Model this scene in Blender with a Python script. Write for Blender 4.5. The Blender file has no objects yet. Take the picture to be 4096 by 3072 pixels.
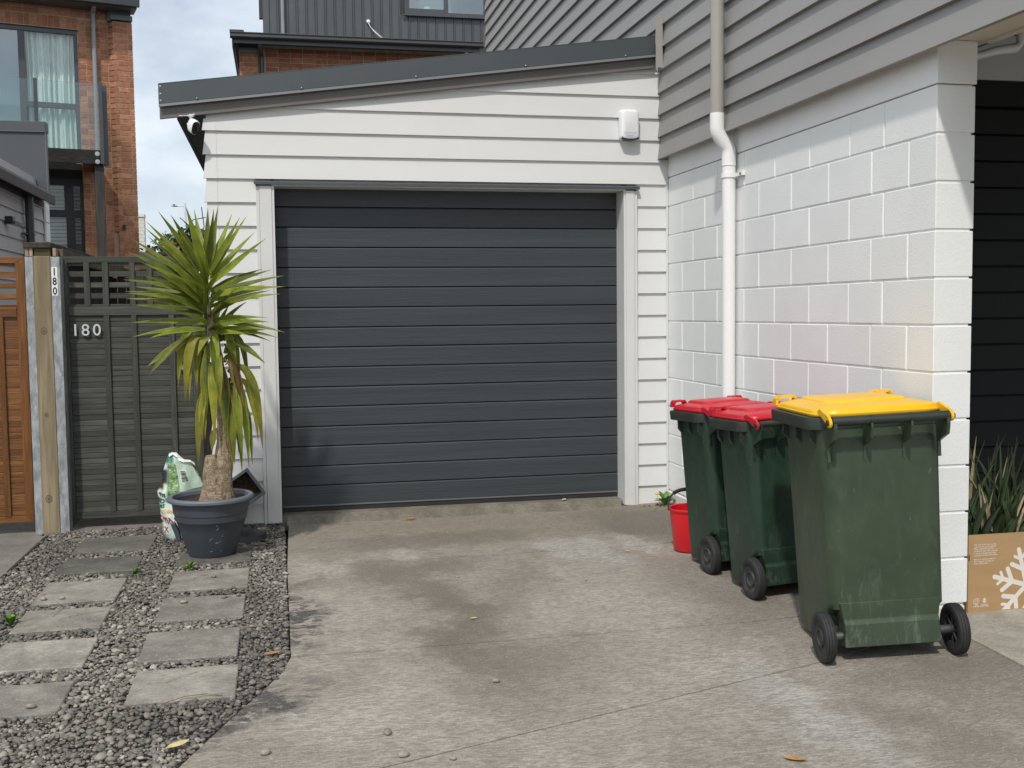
import bpy, bmesh, math, random
import numpy as np
from mathutils import Vector, Matrix, Euler

random.seed(11)
SC = bpy.context.scene
COL = SC.collection
R = math.radians

# ------------------------------------------------------------------ camera
cam_d = bpy.data.cameras.new('camera')
cam = bpy.data.objects.new('camera', cam_d)
COL.objects.link(cam)
cam_d.sensor_width = 36.0
cam_d.lens = 38.02
cam_d.clip_start = 0.05
cam_d.clip_end = 3000
cam.matrix_world = Matrix((
    (0.97724, 0.02505, -0.21063, -2.7001),
    (-0.21182, 0.06247, -0.97531, -7.2569),
    (-0.01127, 0.99773, 0.06635, 1.2759),
    (0, 0, 0, 1)))
SC.camera = cam

# ------------------------------------------------------------------ sky, sun, exposure
SUN_AZ, SUN_EL = 27.0, 51.0          # the sun stands behind the viewer's left shoulder
world = bpy.data.worlds.new('World')
SC.world = world
world.use_nodes = True
wt = world.node_tree
wt.nodes.clear()
w_out = wt.nodes.new('ShaderNodeOutputWorld')
w_bg = wt.nodes.new('ShaderNodeBackground')
w_sky = wt.nodes.new('ShaderNodeTexSky')
w_sky.sky_type = 'NISHITA'
w_sky.sun_disc = False
w_sky.sun_elevation = R(SUN_EL)
w_sky.sun_rotation = R(180 + SUN_AZ)
w_sky.air_density = 1.0
w_sky.dust_density = 1.5
w_tc = wt.nodes.new('ShaderNodeTexCoord')
w_map = wt.nodes.new('ShaderNodeMapping')
w_map.inputs['Scale'].default_value = (1.0, 1.0, 2.2)
w_map.inputs['Location'].default_value = (0.35, 0.1, 0.2)
w_n1 = wt.nodes.new('ShaderNodeTexNoise')
w_n1.inputs['Scale'].default_value = 2.6
w_n1.inputs['Detail'].default_value = 8
w_n1.inputs['Roughness'].default_value = 0.55
w_n1.inputs['Distortion'].default_value = 0.3
w_r = wt.nodes.new('ShaderNodeValToRGB')
w_r.color_ramp.elements[0].position = 0.36
w_r.color_ramp.elements[1].position = 0.66
w_r.color_ramp.elements[0].color = (0.40, 0.40, 0.40, 1)
w_r.color_ramp.elements[1].color = (0.97, 0.97, 0.97, 1)
w_n2 = wt.nodes.new('ShaderNodeTexNoise')
w_n2.inputs['Scale'].default_value = 5.0
w_n2.inputs['Detail'].default_value = 6
w_cc = wt.nodes.new('ShaderNodeValToRGB')
w_cc.color_ramp.elements[0].position = 0.35
w_cc.color_ramp.elements[1].position = 0.68
w_cc.color_ramp.elements[0].color = (9.2, 10.2, 11.3, 1)
w_cc.color_ramp.elements[1].color = (13.8, 14.0, 14.2, 1)
w_mix = wt.nodes.new('ShaderNodeMix')
w_mix.data_type = 'RGBA'
wl = wt.links.new
wl(w_tc.outputs['Generated'], w_map.inputs['Vector'])
wl(w_map.outputs['Vector'], w_n1.inputs['Vector'])
wl(w_map.outputs['Vector'], w_n2.inputs['Vector'])
wl(w_n1.outputs['Fac'], w_r.inputs['Fac'])
wl(w_n2.outputs['Fac'], w_cc.inputs['Fac'])
wl(w_r.outputs['Color'], w_mix.inputs[0])
wl(w_sky.outputs['Color'], w_mix.inputs[6])
wl(w_cc.outputs['Color'], w_mix.inputs[7])
wl(w_mix.outputs[2], w_bg.inputs['Color'])
w_bg.inputs['Strength'].default_value = 0.10
wl(w_bg.outputs['Background'], w_out.inputs['Surface'])

sun_d = bpy.data.lights.new('sun', 'SUN')
sun_d.energy = 2.65
sun_d.angle = R(2.4)
sun_d.color = (1.0, 0.955, 0.895)
sun = bpy.data.objects.new('sun', sun_d)
COL.objects.link(sun)
_d = Vector((math.sin(R(SUN_AZ)) * math.cos(R(SUN_EL)), math.cos(R(SUN_AZ)) * math.cos(R(SUN_EL)), -math.sin(R(SUN_EL))))
sun.rotation_euler = _d.to_track_quat('-Z', 'Y').to_euler()
sun.location = (-10, -20, 30)

SC.view_settings.view_transform = 'Standard'
SC.view_settings.look = 'None'
SC.view_settings.gamma = 1
SC.view_settings.use_curve_mapping = False
SC.view_settings.exposure = 0.0
SC.render.engine = 'CYCLES'
SC.cycles.max_bounces = 6
SC.cycles.transparent_max_bounces = 12

# ------------------------------------------------------------------ materials
def new_mat(name):
    m = bpy.data.materials.new(name)
    m.use_nodes = True
    nt = m.node_tree
    return m, nt, nt.nodes['Principled BSDF']

def nod(nt, kind, **inp):
    n = nt.nodes.new(kind)
    for k, v in inp.items():
        n.inputs[k].default_value = v
    return n

def mixrgb(nt, fac, a, b, mode='MIX'):
    n = nt.nodes.new('ShaderNodeMix')
    n.data_type = 'RGBA'
    n.blend_type = mode
    for i, v in ((0, fac), (6, a), (7, b)):
        if hasattr(v, 'links'):
            nt.links.new(v, n.inputs[i])
        elif i == 0:
            n.inputs[0].default_value = v
        else:
            n.inputs[i].default_value = (v[0], v[1], v[2], 1)
    return n.outputs[2]

def ramp(nt, src, p0, p1, c0=0.0, c1=1.0):
    n = nt.nodes.new('ShaderNodeMapRange')
    n.interpolation_type = 'SMOOTHSTEP'
    n.inputs[1].default_value = p0
    n.inputs[2].default_value = p1
    n.inputs[3].default_value = c0
    n.inputs[4].default_value = c1
    nt.links.new(src, n.inputs[0])
    return n.outputs[0]

def posn(nt, scale=(1, 1, 1), world=True):
    if world:
        g = nt.nodes.new('ShaderNodeNewGeometry').outputs['Position']
    else:
        g = nt.nodes.new('ShaderNodeTexCoord').outputs['Object']
    mp = nt.nodes.new('ShaderNodeMapping')
    mp.inputs['Scale'].default_value = scale
    nt.links.new(g, mp.inputs['Vector'])
    return mp.outputs['Vector']

def noise(nt, vec, scale, detail=4, rough=0.55, dist=0.0):
    n = nt.nodes.new('ShaderNodeTexNoise')
    n.inputs['Scale'].default_value = scale
    n.inputs['Detail'].default_value = detail
    n.inputs['Roughness'].default_value = rough
    n.inputs['Distortion'].default_value = dist
    nt.links.new(vec, n.inputs['Vector'])
    return n.outputs['Fac']

def bump(nt, bsdf, h, strength, dist=0.01):
    b = nt.nodes.new('ShaderNodeBump')
    b.inputs['Strength'].default_value = strength
    b.inputs['Distance'].default_value = dist
    nt.links.new(h, b.inputs['Height'])
    nt.links.new(b.outputs['Normal'], bsdf.inputs['Normal'])

def paint(name, col, rough=0.5, var=0.06, scale=3.0, bs=0.0, bscale=300.0, metallic=0.0, spec=0.5,
          stretch=(1, 1, 1), rnd=0.0, dirt=None, world=True):
    """Plain painted / plastic / metal surface with weathering noise, per-piece variation and grain."""
    m, nt, b = new_mat(name)
    v = posn(nt, stretch, world)
    n1 = noise(nt, v, scale, 6, 0.6)
    f = ramp(nt, n1, 0.3, 0.7)
    lo = tuple(c * (1 - var) for c in col)
    hi = tuple(min(1, c * (1 + var)) for c in col)
    c = mixrgb(nt, f, lo, hi)
    if rnd:
        oi = nt.nodes.new('ShaderNodeObjectInfo').outputs['Random']
        s = ramp(nt, oi, 0, 1, 1 - rnd, 1 + rnd)
        vm = nt.nodes.new('ShaderNodeVectorMath'); vm.operation = 'SCALE'
        nt.links.new(c, vm.inputs[0]); nt.links.new(s, vm.inputs['Scale'])
        c = vm.outputs[0]
    if dirt:
        dn = noise(nt, v, dirt[1], 8, 0.7, 0.4)
        c = mixrgb(nt, ramp(nt, dn, dirt[2], dirt[2] + 0.18, 0, dirt[3]), c, dirt[0])
    nt.links.new(c, b.inputs['Base Color'])
    b.inputs['Roughness'].default_value = rough
    b.inputs['Metallic'].default_value = metallic
    b.inputs['Specular IOR Level'].default_value = spec
    if bs:
        bump(nt, b, noise(nt, v, bscale, 3, 0.6), bs, 0.004)
    return m

def wood(name, lo, hi, axis='z', rough=0.75, rnd=0.18, fine=60.0, knots=False):
    m, nt, b = new_mat(name)
    st = {'x': (0.06, 1, 1), 'y': (1, 0.06, 1), 'z': (1, 1, 0.06)}[axis]
    v = posn(nt, st)
    oi = nt.nodes.new('ShaderNodeObjectInfo').outputs['Random']
    off = nt.nodes.new('ShaderNodeVectorMath'); off.operation = 'ADD'
    sc = nt.nodes.new('ShaderNodeMath'); sc.operation = 'MULTIPLY'; sc.inputs[1].default_value = 37.0
    nt.links.new(oi, sc.inputs[0])
    nt.links.new(v, off.inputs[0]); nt.links.new(sc.outputs[0], off.inputs[1])
    n1 = noise(nt, off.outputs[0], fine, 6, 0.65, 0.6)
    n2 = noise(nt, off.outputs[0], fine * 0.12, 4, 0.6)
    c = mixrgb(nt, ramp(nt, n1, 0.3, 0.72), lo, hi)
    c = mixrgb(nt, ramp(nt, n2, 0.35, 0.7, 0.0, 0.6), c, tuple(x * 0.62 for x in lo))
    s = ramp(nt, oi, 0, 1, 1 - rnd, 1 + rnd)
    vm = nt.nodes.new('ShaderNodeVectorMath'); vm.operation = 'SCALE'
    nt.links.new(c, vm.inputs[0]); nt.links.new(s, vm.inputs['Scale'])
    nt.links.new(vm.outputs[0], b.inputs['Base Color'])
    b.inputs['Roughness'].default_value = rough
    b.inputs['Specular IOR Level'].default_value = 0.3
    bump(nt, b, n1, 0.35, 0.003)
    return m

M = {}
M['board_white'] = paint('board_white', (0.645, 0.647, 0.632), 0.55, 0.025, 2.0, 0.12, 420, rnd=0.012, stretch=(0.5, 1, 1), dirt=((0.52, 0.50, 0.44), 1.6, 0.60, 0.12))
M['trim_white'] = paint('trim_white', (0.62, 0.62, 0.60), 0.5, 0.03, 3.0, 0.05, 300, dirt=((0.42, 0.39, 0.33), 2.3, 0.63, 0.3))
M['board_grey'] = paint('board_grey', (0.275, 0.269, 0.258), 0.55, 0.035, 2.0, 0.12, 420, rnd=0.02, stretch=(1, 0.5, 1))
M['nb_board'] = paint('nb_board', (0.40, 0.40, 0.40), 0.55, 0.05, 2.0, 0.1, 300, rnd=0.03)
M['block_white'] = paint('block_white', (0.775, 0.79, 0.777), 0.62, 0.025, 2.5, 0.42, 110, rnd=0.02)
M['mortar_white'] = paint('mortar_white', (0.765, 0.78, 0.767), 0.6, 0.03, 4.0, 0.3, 90)
M['footing'] = paint('footing', (0.66, 0.65, 0.62), 0.8, 0.1, 14.0, 0.6, 60, dirt=((0.30, 0.27, 0.22), 9, 0.5, 0.6))
M['charcoal_metal'] = paint('charcoal_metal', (0.062, 0.072, 0.077), 0.38, 0.05, 1.5, 0.0, spec=0.5)
M['charcoal_light'] = paint('charcoal_light', (0.12, 0.13, 0.135), 0.4, 0.05, 2.0)
M['fascia_brown'] = paint('fascia_brown', (0.135, 0.125, 0.115), 0.5, 0.06, 2.5, 0.05, 200)
M['soffit_dark'] = paint('soffit_dark', (0.035, 0.035, 0.032), 0.7, 0.1, 3.0)
M['door_panel'] = paint('door_panel', (0.044, 0.0505, 0.056), 0.5, 0.12, 9.0, 0.5, 60, spec=0.35, stretch=(0.05, 1, 1.6), rnd=0.03, dirt=((0.11, 0.11, 0.105), 2.0, 0.55, 0.25))
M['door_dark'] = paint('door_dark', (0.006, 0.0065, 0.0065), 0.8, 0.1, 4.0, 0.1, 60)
M['black'] = paint('black', (0.012, 0.012, 0.012), 0.6, 0.1, 5.0)
M['seal_rubber'] = paint('seal_rubber', (0.02, 0.02, 0.02), 0.7, 0.2, 9.0)
M['pvc_white'] = paint('pvc_white', (0.80, 0.80, 0.78), 0.32, 0.015, 3.0, dirt=((0.55, 0.52, 0.46), 5, 0.64, 0.25))
M['pvc_grey'] = paint('pvc_grey', (0.335, 0.318, 0.287), 0.4, 0.04, 3.0)
M['white_plastic'] = paint('white_plastic', (0.80, 0.81, 0.82), 0.28, 0.01, 3.0)
M['siren_strip'] = paint('siren_strip', (0.015, 0.035, 0.035), 0.2, 0.05, 3.0)
M['lens_black'] = paint('lens_black', (0.006, 0.006, 0.007), 0.12, 0.05, 3.0)
M['galvanised'] = paint('galvanised', (0.30, 0.315, 0.32), 0.45, 0.34, 26.0, 0.12, 60, metallic=0.2, stretch=(1, 1, 0.4), dirt=((0.62, 0.64, 0.64), 48, 0.55, 0.9))
M['steel_screw'] = paint('steel_screw', (0.30, 0.31, 0.32), 0.35, 0.1, 9, metallic=0.8)
M['zinc_pale'] = paint('zinc_pale', (0.40, 0.42, 0.43), 0.45, 0.06, 5, metallic=0.2)
M['gate_green'] = wood('gate_green', (0.048, 0.051, 0.041), (0.100, 0.103, 0.085), 'x', 0.75, 0.16)
M['gate_green_v'] = wood('gate_green_v', (0.046, 0.050, 0.040), (0.092, 0.095, 0.078), 'z', 0.75, 0.10)
M['gate_orange'] = wood('gate_orange', (0.115, 0.044, 0.012), (0.265, 0.118, 0.036), 'x', 0.5, 0.16)
M['gate_orange_v'] = wood('gate_orange_v', (0.110, 0.042, 0.011), (0.225, 0.096, 0.028), 'z', 0.5, 0.08)
M['post_timber'] = wood('post_timber', (0.185, 0.145, 0.090), (0.34, 0.275, 0.18), 'z', 0.85, 0.03, 30)
M['cap_timber'] = wood('cap_timber', (0.035, 0.030, 0.024), (0.09, 0.080, 0.064), 'y', 0.85, 0.1)
M['end_timber'] = wood('end_timber', (0.36, 0.25, 0.18), (0.62, 0.47, 0.36), 'z', 0.85, 0.1)
M['moss_timber'] = wood('moss_timber', (0.06, 0.06, 0.035), (0.15, 0.14, 0.075), 'x', 0.9, 0.1)
M['paling'] = wood('paling', (0.035, 0.032, 0.028), (0.085, 0.078, 0.068), 'z', 0.9, 0.25)
M['beam_dark'] = wood('beam_dark', (0.010, 0.009, 0.008), (0.036, 0.032, 0.029), 'x', 0.7, 0.1, 40)
M['post_dark'] = wood('post_dark', (0.035, 0.032, 0.028), (0.085, 0.078, 0.07), 'z', 0.8, 0.1, 40)
M['number_plate'] = paint('number_plate', (0.78, 0.79, 0.74), 0.4, 0.02, 4)
M['ink_black'] = paint('ink_black', (0.012, 0.012, 0.013), 0.5, 0.02, 4)
M['silver'] = paint('silver', (0.66, 0.66, 0.67), 0.3, 0.04, 8, metallic=0.55)
def bin_mat(name, col, wear):
    m, nt, b = new_mat(name)
    v = posn(nt, (1, 1, 1), False)
    n1 = noise(nt, v, 4.0, 5, 0.6)
    c = mixrgb(nt, ramp(nt, n1, 0.3, 0.7), tuple(x * 0.86 for x in col), tuple(x * 1.14 for x in col))
    sp = nt.nodes.new('ShaderNodeSeparateXYZ'); nt.links.new(v, sp.inputs[0])
    low = ramp(nt, sp.outputs[2], 0.05, 0.55, 1.0, 0.12)
    st = noise(nt, posn(nt, (1, 1, 0.35), False), 16, 8, 0.75, 1.2)
    def mul(a_, b_):
        k = nt.nodes.new('ShaderNodeMath'); k.operation = 'MULTIPLY'
        nt.links.new(a_, k.inputs[0]); nt.links.new(b_, k.inputs[1])
        return k.outputs[0]
    c = mixrgb(nt, mul(ramp(nt, st, 0.50, 0.68, 0, wear), low), c, (0.135, 0.145, 0.122))
    sc = noise(nt, posn(nt, (3.5, 3.5, 0.8), False), 9, 3, 0.5, 3.0)
    c = mixrgb(nt, ramp(nt, sc, 0.715, 0.72, 0, 0.35), c, (0.20, 0.21, 0.185))
    nt.links.new(c, b.inputs['Base Color'])
    nt.links.new(ramp(nt, st, 0.4, 0.7, 0.36, 0.58), b.inputs['Roughness'])
    bump(nt, b, noise(nt, v, 120, 3, 0.6), 0.06, 0.004)
    return m
M['bin_green'] = bin_mat('bin_green', (0.036, 0.056, 0.031), 0.66)
M['bin_green_dark'] = bin_mat('bin_green_dark', (0.014, 0.036, 0.020), 0.45)
M['bin_rim'] = paint('bin_rim', (0.024, 0.032, 0.025), 0.45, 0.16, 9.0, 0.1, 160, dirt=((0.16, 0.17, 0.155), 40, 0.60, 0.7), world=False)
M['lid_yellow'] = paint('lid_yellow', (0.82, 0.47, 0.010), 0.36, 0.04, 4.0, 0.03, 150, dirt=((0.66, 0.36, 0.03), 6, 0.58, 0.4), world=False)
M['lid_red'] = paint('lid_red', (0.50, 0.013, 0.026), 0.36, 0.07, 5.0, 0.03, 150, dirt=((0.42, 0.05, 0.06), 6, 0.56, 0.4), world=False)
M['tyre'] = paint('tyre', (0.019, 0.0195, 0.020), 0.7, 0.2, 12, 0.1, 150, dirt=((0.10, 0.095, 0.085), 9, 0.54, 0.45), world=False)
M['hub'] = paint('hub', (0.026, 0.027, 0.027), 0.6, 0.2, 12, dirt=((0.13, 0.125, 0.115), 12, 0.5, 0.5), world=False)
M['axle'] = paint('axle', (0.10, 0.10, 0.10), 0.45, 0.2, 12, metallic=0.5)
M['bucket_red'] = paint('bucket_red', (0.62, 0.012, 0.018), 0.33, 0.05, 6)
M['pot_grey'] = paint('pot_grey', (0.052, 0.060, 0.074), 0.42, 0.10, 6.0, 0.1, 200, dirt=((0.10, 0.105, 0.115), 5, 0.60, 0.5))
M['pot_rim'] = paint('pot_rim', (0.115, 0.13, 0.155), 0.45, 0.10, 8.0, 0.05, 200, dirt=((0.26, 0.27, 0.29), 12, 0.60, 0.6))
M['planter'] = paint('planter', (0.105, 0.125, 0.135), 0.42, 0.08, 7.0)
M['saucer'] = paint('saucer', (0.025, 0.028, 0.032), 0.42, 0.15, 9.0, 0.2, 50)
M['soil'] = paint('soil', (0.045, 0.030, 0.018), 0.95, 0.5, 45.0, 1.0, 60)
M['gravel_soil'] = paint('gravel_soil', (0.105, 0.095, 0.079), 0.95, 0.4, 30.0, 0.8, 60)
M['stalk'] = paint('stalk', (0.27, 0.205, 0.115), 0.8, 0.3, 30)
M['dry_leaf'] = paint('dry_leaf', (0.40, 0.22, 0.07), 0.7, 0.3, 40)
M['dry_leaf_pale'] = paint('dry_leaf_pale', (0.58, 0.47, 0.22), 0.7, 0.2, 40)
M['weed'] = paint('weed', (0.10, 0.20, 0.025), 0.55, 0.3, 30, rnd=0.3)
M['box_leaf'] = paint('box_leaf', (0.032, 0.052, 0.020), 0.45, 0.35, 12, rnd=0.4)
M['box_leaf_dry'] = paint('box_leaf_dry', (0.32, 0.25, 0.15), 0.7, 0.3, 12, rnd=0.2)
M['shrub_leaf'] = paint('shrub_leaf', (0.06, 0.10, 0.028), 0.5, 0.5, 9)
M['terracotta'] = paint('terracotta', (0.35, 0.12, 0.05), 0.8, 0.15, 9)
M['print_white'] = paint('print_white', (0.72, 0.67, 0.60), 0.7, 0.03, 9)
M['cardboard'] = paint('cardboard', (0.40, 0.255, 0.12), 0.8, 0.05, 6.0, 0.12, 90, stretch=(1, 1, 3))
M['cardboard_edge'] = paint('cardboard_edge', (0.22, 0.13, 0.06), 0.9, 0.2, 90.0)
M['frame_charcoal'] = paint('frame_charcoal', (0.060, 0.064, 0.070), 0.4, 0.05, 3)
M['frame_black'] = paint('frame_black', (0.010, 0.012, 0.014), 0.4, 0.05, 3)
M['curtain'] = paint('curtain', (0.74, 0.78, 0.76), 0.9, 0.03, 6)
M['reflection_grey'] = paint('reflection_grey', (0.30, 0.31, 0.31), 0.9, 0.05, 6)  # grey of the slats that imitate a reflection in the lower window
M['room_dark'] = paint('room_dark', (0.05, 0.05, 0.052), 0.9, 0.1, 3)
M['room_grey'] = paint('room_grey', (0.30, 0.31, 0.31), 0.9, 0.1, 1.2)
M['gutter_grey'] = paint('gutter_grey', (0.036, 0.040, 0.042), 0.6, 0.06, 3)
M['pipe_grey'] = paint('pipe_grey', (0.25, 0.26, 0.27), 0.4, 0.06, 3)
M['pipe_dark'] = paint('pipe_dark', (0.05, 0.055, 0.06), 0.4, 0.06, 3)
M['seam_panel'] = paint('seam_panel', (0.075, 0.080, 0.088), 0.42, 0.06, 2.0, rnd=0.05)
M['nb_dark'] = paint('nb_dark', (0.072, 0.077, 0.085), 0.5, 0.05, 2.0)
M['white_brick'] = paint('white_brick', (0.80, 0.78, 0.74), 0.7, 0.03, 4.0, rnd=0.05)
M['roof_white'] = paint('roof_white', (0.62, 0.60, 0.55), 0.7, 0.03, 4.0)
M['soffit_cream'] = paint('soffit_cream', (0.62, 0.59, 0.52), 0.7, 0.03, 4.0)
M['bulkhead'] = paint('bulkhead', (0.60, 0.60, 0.59), 0.7, 0.03, 4.0)
M['lamp_pole'] = paint('lamp_pole', (0.62, 0.66, 0.70), 0.5, 0.03, 4.0)

def brick_mat(name, lo, hi):
    m, nt, b = new_mat(name)
    oi = nt.nodes.new('ShaderNodeObjectInfo').outputs['Random']
    isl = nt.nodes.new('ShaderNodeNewGeometry').outputs['Random Per Island']
    ad = nt.nodes.new('ShaderNodeMath'); ad.operation = 'ADD'
    nt.links.new(oi, ad.inputs[0]); nt.links.new(isl, ad.inputs[1])
    fr = nt.nodes.new('ShaderNodeMath'); fr.operation = 'FRACT'
    nt.links.new(ad.outputs[0], fr.inputs[0])
    v = posn(nt)
    n1 = noise(nt, v, 22, 6, 0.7)
    c = mixrgb(nt, fr.outputs[0], lo, hi)
    c = mixrgb(nt, ramp(nt, n1, 0.35, 0.75, 0, 0.7), c, tuple(x * 0.55 for x in lo))
    c = mixrgb(nt, ramp(nt, noise(nt, v, 48, 3, 0.6), 0.62, 0.72, 0, 0.55), c, (0.06, 0.035, 0.025))
    nt.links.new(c, b.inputs['Base Color'])
    b.inputs['Roughness'].default_value = 0.9
    b.inputs['Specular IOR Level'].default_value = 0.2
    bump(nt, b, n1, 0.5, 0.006)
    return m
M['brick'] = brick_mat('brick', (0.32, 0.138, 0.078), (0.53, 0.26, 0.155))
M['brick_mid'] = brick_mat('brick_mid', (0.275, 0.11, 0.066), (0.43, 0.195, 0.118))
M['mortar'] = paint('mortar', (0.44, 0.34, 0.25), 0.95, 0.15, 12, 0.3, 60)

def leaf_mat():
    m, nt, b = new_mat('yucca_leaf')
    at = nt.nodes.new('ShaderNodeAttribute'); at.attribute_name = 'Col'
    sp = nt.nodes.new('ShaderNodeSeparateColor')
    nt.links.new(at.outputs['Color'], sp.inputs[0])
    v = posn(nt)
    n1 = noise(nt, v, 14, 4, 0.6)
    green = mixrgb(nt, ramp(nt, n1, 0.3, 0.7), (0.092, 0.140, 0.013), (0.185, 0.240, 0.024))
    yel = mixrgb(nt, ramp(nt, n1, 0.3, 0.7), (0.27, 0.26, 0.025), (0.44, 0.37, 0.045))
    c = mixrgb(nt, sp.outputs[1], green, yel)                       # ageing leaf
    c = mixrgb(nt, ramp(nt, sp.outputs[0], 0.60, 1.0, 0, 0.8), c, (0.42, 0.42, 0.09))   # pale margin
    c = mixrgb(nt, sp.outputs[2], c, (0.16, 0.085, 0.035))        # brown tip / dead leaf
    oi = nt.nodes.new('ShaderNodeObjectInfo').outputs['Random']
    vm = nt.nodes.new('ShaderNodeVectorMath'); vm.operation = 'SCALE'
    nt.links.new(c, vm.inputs[0]); nt.links.new(ramp(nt, oi, 0, 1, 0.55, 1.25), vm.inputs['Scale'])
    c = vm.outputs[0]
    spots = ramp(nt, noise(nt, v, 60, 3, 0.6), 0.68, 0.75, 0, 0.6)
    c = mixrgb(nt, spots, c, (0.13, 0.09, 0.03))
    nt.links.new(c, b.inputs['Base Color'])
    b.inputs['Roughness'].default_value = 0.52
    b.inputs['Specular IOR Level'].default_value = 0.3
    tr = nt.nodes.new('ShaderNodeBsdfTranslucent')
    nt.links.new(c, tr.inputs['Color'])
    mx = nt.nodes.new('ShaderNodeMixShader')
    mx.inputs[0].default_value = 0.16
    nt.links.new(b.outputs[0], mx.inputs[1]); nt.links.new(tr.outputs[0], mx.inputs[2])
    nt.links.new(mx.outputs[0], nt.nodes['Material Output'].inputs['Surface'])
    return m
M['yucca_leaf'] = leaf_mat()

def trunk_mat():
    m, nt, b = new_mat('yucca_trunk')
    ridge = noise(nt, posn(nt, (1, 1, 0.30)), 75, 5, 0.7, 0.6)
    rings = noise(nt, posn(nt, (1, 1, 4)), 22, 5, 0.65, 0.5)
    n1 = noise(nt, posn(nt), 26, 6, 0.7)
    c = mixrgb(nt, ramp(nt, n1, 0.3, 0.7), (0.21, 0.150, 0.095), (0.44, 0.345, 0.235))
    c = mixrgb(nt, ramp(nt, ridge, 0.50, 0.36, 0, 0.75), c, (0.085, 0.058, 0.036))
    c = mixrgb(nt, ramp(nt, rings, 0.46, 0.34, 0, 0.55), c, (0.10, 0.068, 0.042))
    nt.links.new(c, b.inputs['Base Color'])
    b.inputs['Roughness'].default_value = 0.9
    h = nt.nodes.new('ShaderNodeMath'); h.operation = 'ADD'
    nt.links.new(ridge, h.inputs[0]); nt.links.new(rings, h.inputs[1])
    bump(nt, b, h.outputs[0], 1.0, 0.010)
    return m
M['yucca_trunk'] = trunk_mat()

def pebble_mat(name='pebble'):
    m, nt, b = new_mat(name)
    isl = nt.nodes.new('ShaderNodeNewGeometry').outputs['Random Per Island']
    cr = nt.nodes.new('ShaderNodeValToRGB')
    e = cr.color_ramp.elements
    e[0].position = 0.0; e[0].color = (0.105, 0.101, 0.092, 1)
    e[1].position = 1.0; e[1].color = (0.42, 0.39, 0.335, 1)
    for p, c in ((0.20, (0.145, 0.132, 0.110)), (0.45, (0.220, 0.196, 0.158)), (0.60, (0.160, 0.156, 0.144)), (0.80, (0.285, 0.257, 0.208)), (0.93, (0.37, 0.335, 0.275))):
        x = e.new(p); x.color = (*c, 1)
    nt.links.new(isl, cr.inputs['Fac'])
    v = posn(nt)
    n1 = noise(nt, v, 90, 4, 0.6)
    big = noise(nt, v, 1.6, 3, 0.5)
    c = mixrgb(nt, ramp(nt, n1, 0.3, 0.7, 0, 0.35), cr.outputs['Color'], (0.07, 0.065, 0.058))
    c = mixrgb(nt, ramp(nt, big, 0.36, 0.64, 0.0, 0.42), (0, 0, 0), c) if False else c
    k = ramp(nt, big, 0.36, 0.60, 0.58, 1.02)
    vm = nt.nodes.new('ShaderNodeVectorMath'); vm.operation = 'SCALE'
    nt.links.new(c, vm.inputs[0]); nt.links.new(k, vm.inputs['Scale'])
    nt.links.new(vm.outputs[0], b.inputs['Base Color'])
    b.inputs['Roughness'].default_value = 0.62
    return m
M['pebble'] = pebble_mat()

def ellipse_mask(nt, warped, cx, cy, rx, ry, rot=0.0, soft=0.6):
    mp = nt.nodes.new('ShaderNodeMapping')
    mp.vector_type = 'TEXTURE'
    mp.inputs['Location'].default_value = (cx, cy, 0)
    mp.inputs['Rotation'].default_value = (0, 0, R(rot))
    mp.inputs['Scale'].default_value = (rx, ry, 1)
    nt.links.new(warped, mp.inputs['Vector'])
    mul = nt.nodes.new('ShaderNodeVectorMath'); mul.operation = 'MULTIPLY'
    mul.inputs[1].default_value = (1, 1, 0)
    nt.links.new(mp.outputs['Vector'], mul.inputs[0])
    ln = nt.nodes.new('ShaderNodeVectorMath'); ln.operation = 'LENGTH'
    nt.links.new(mul.outputs[0], ln.inputs[0])
    return ramp(nt, ln.outputs['Value'], 1.0 - soft, 1.0 + soft * 0.4, 1, 0)

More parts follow.
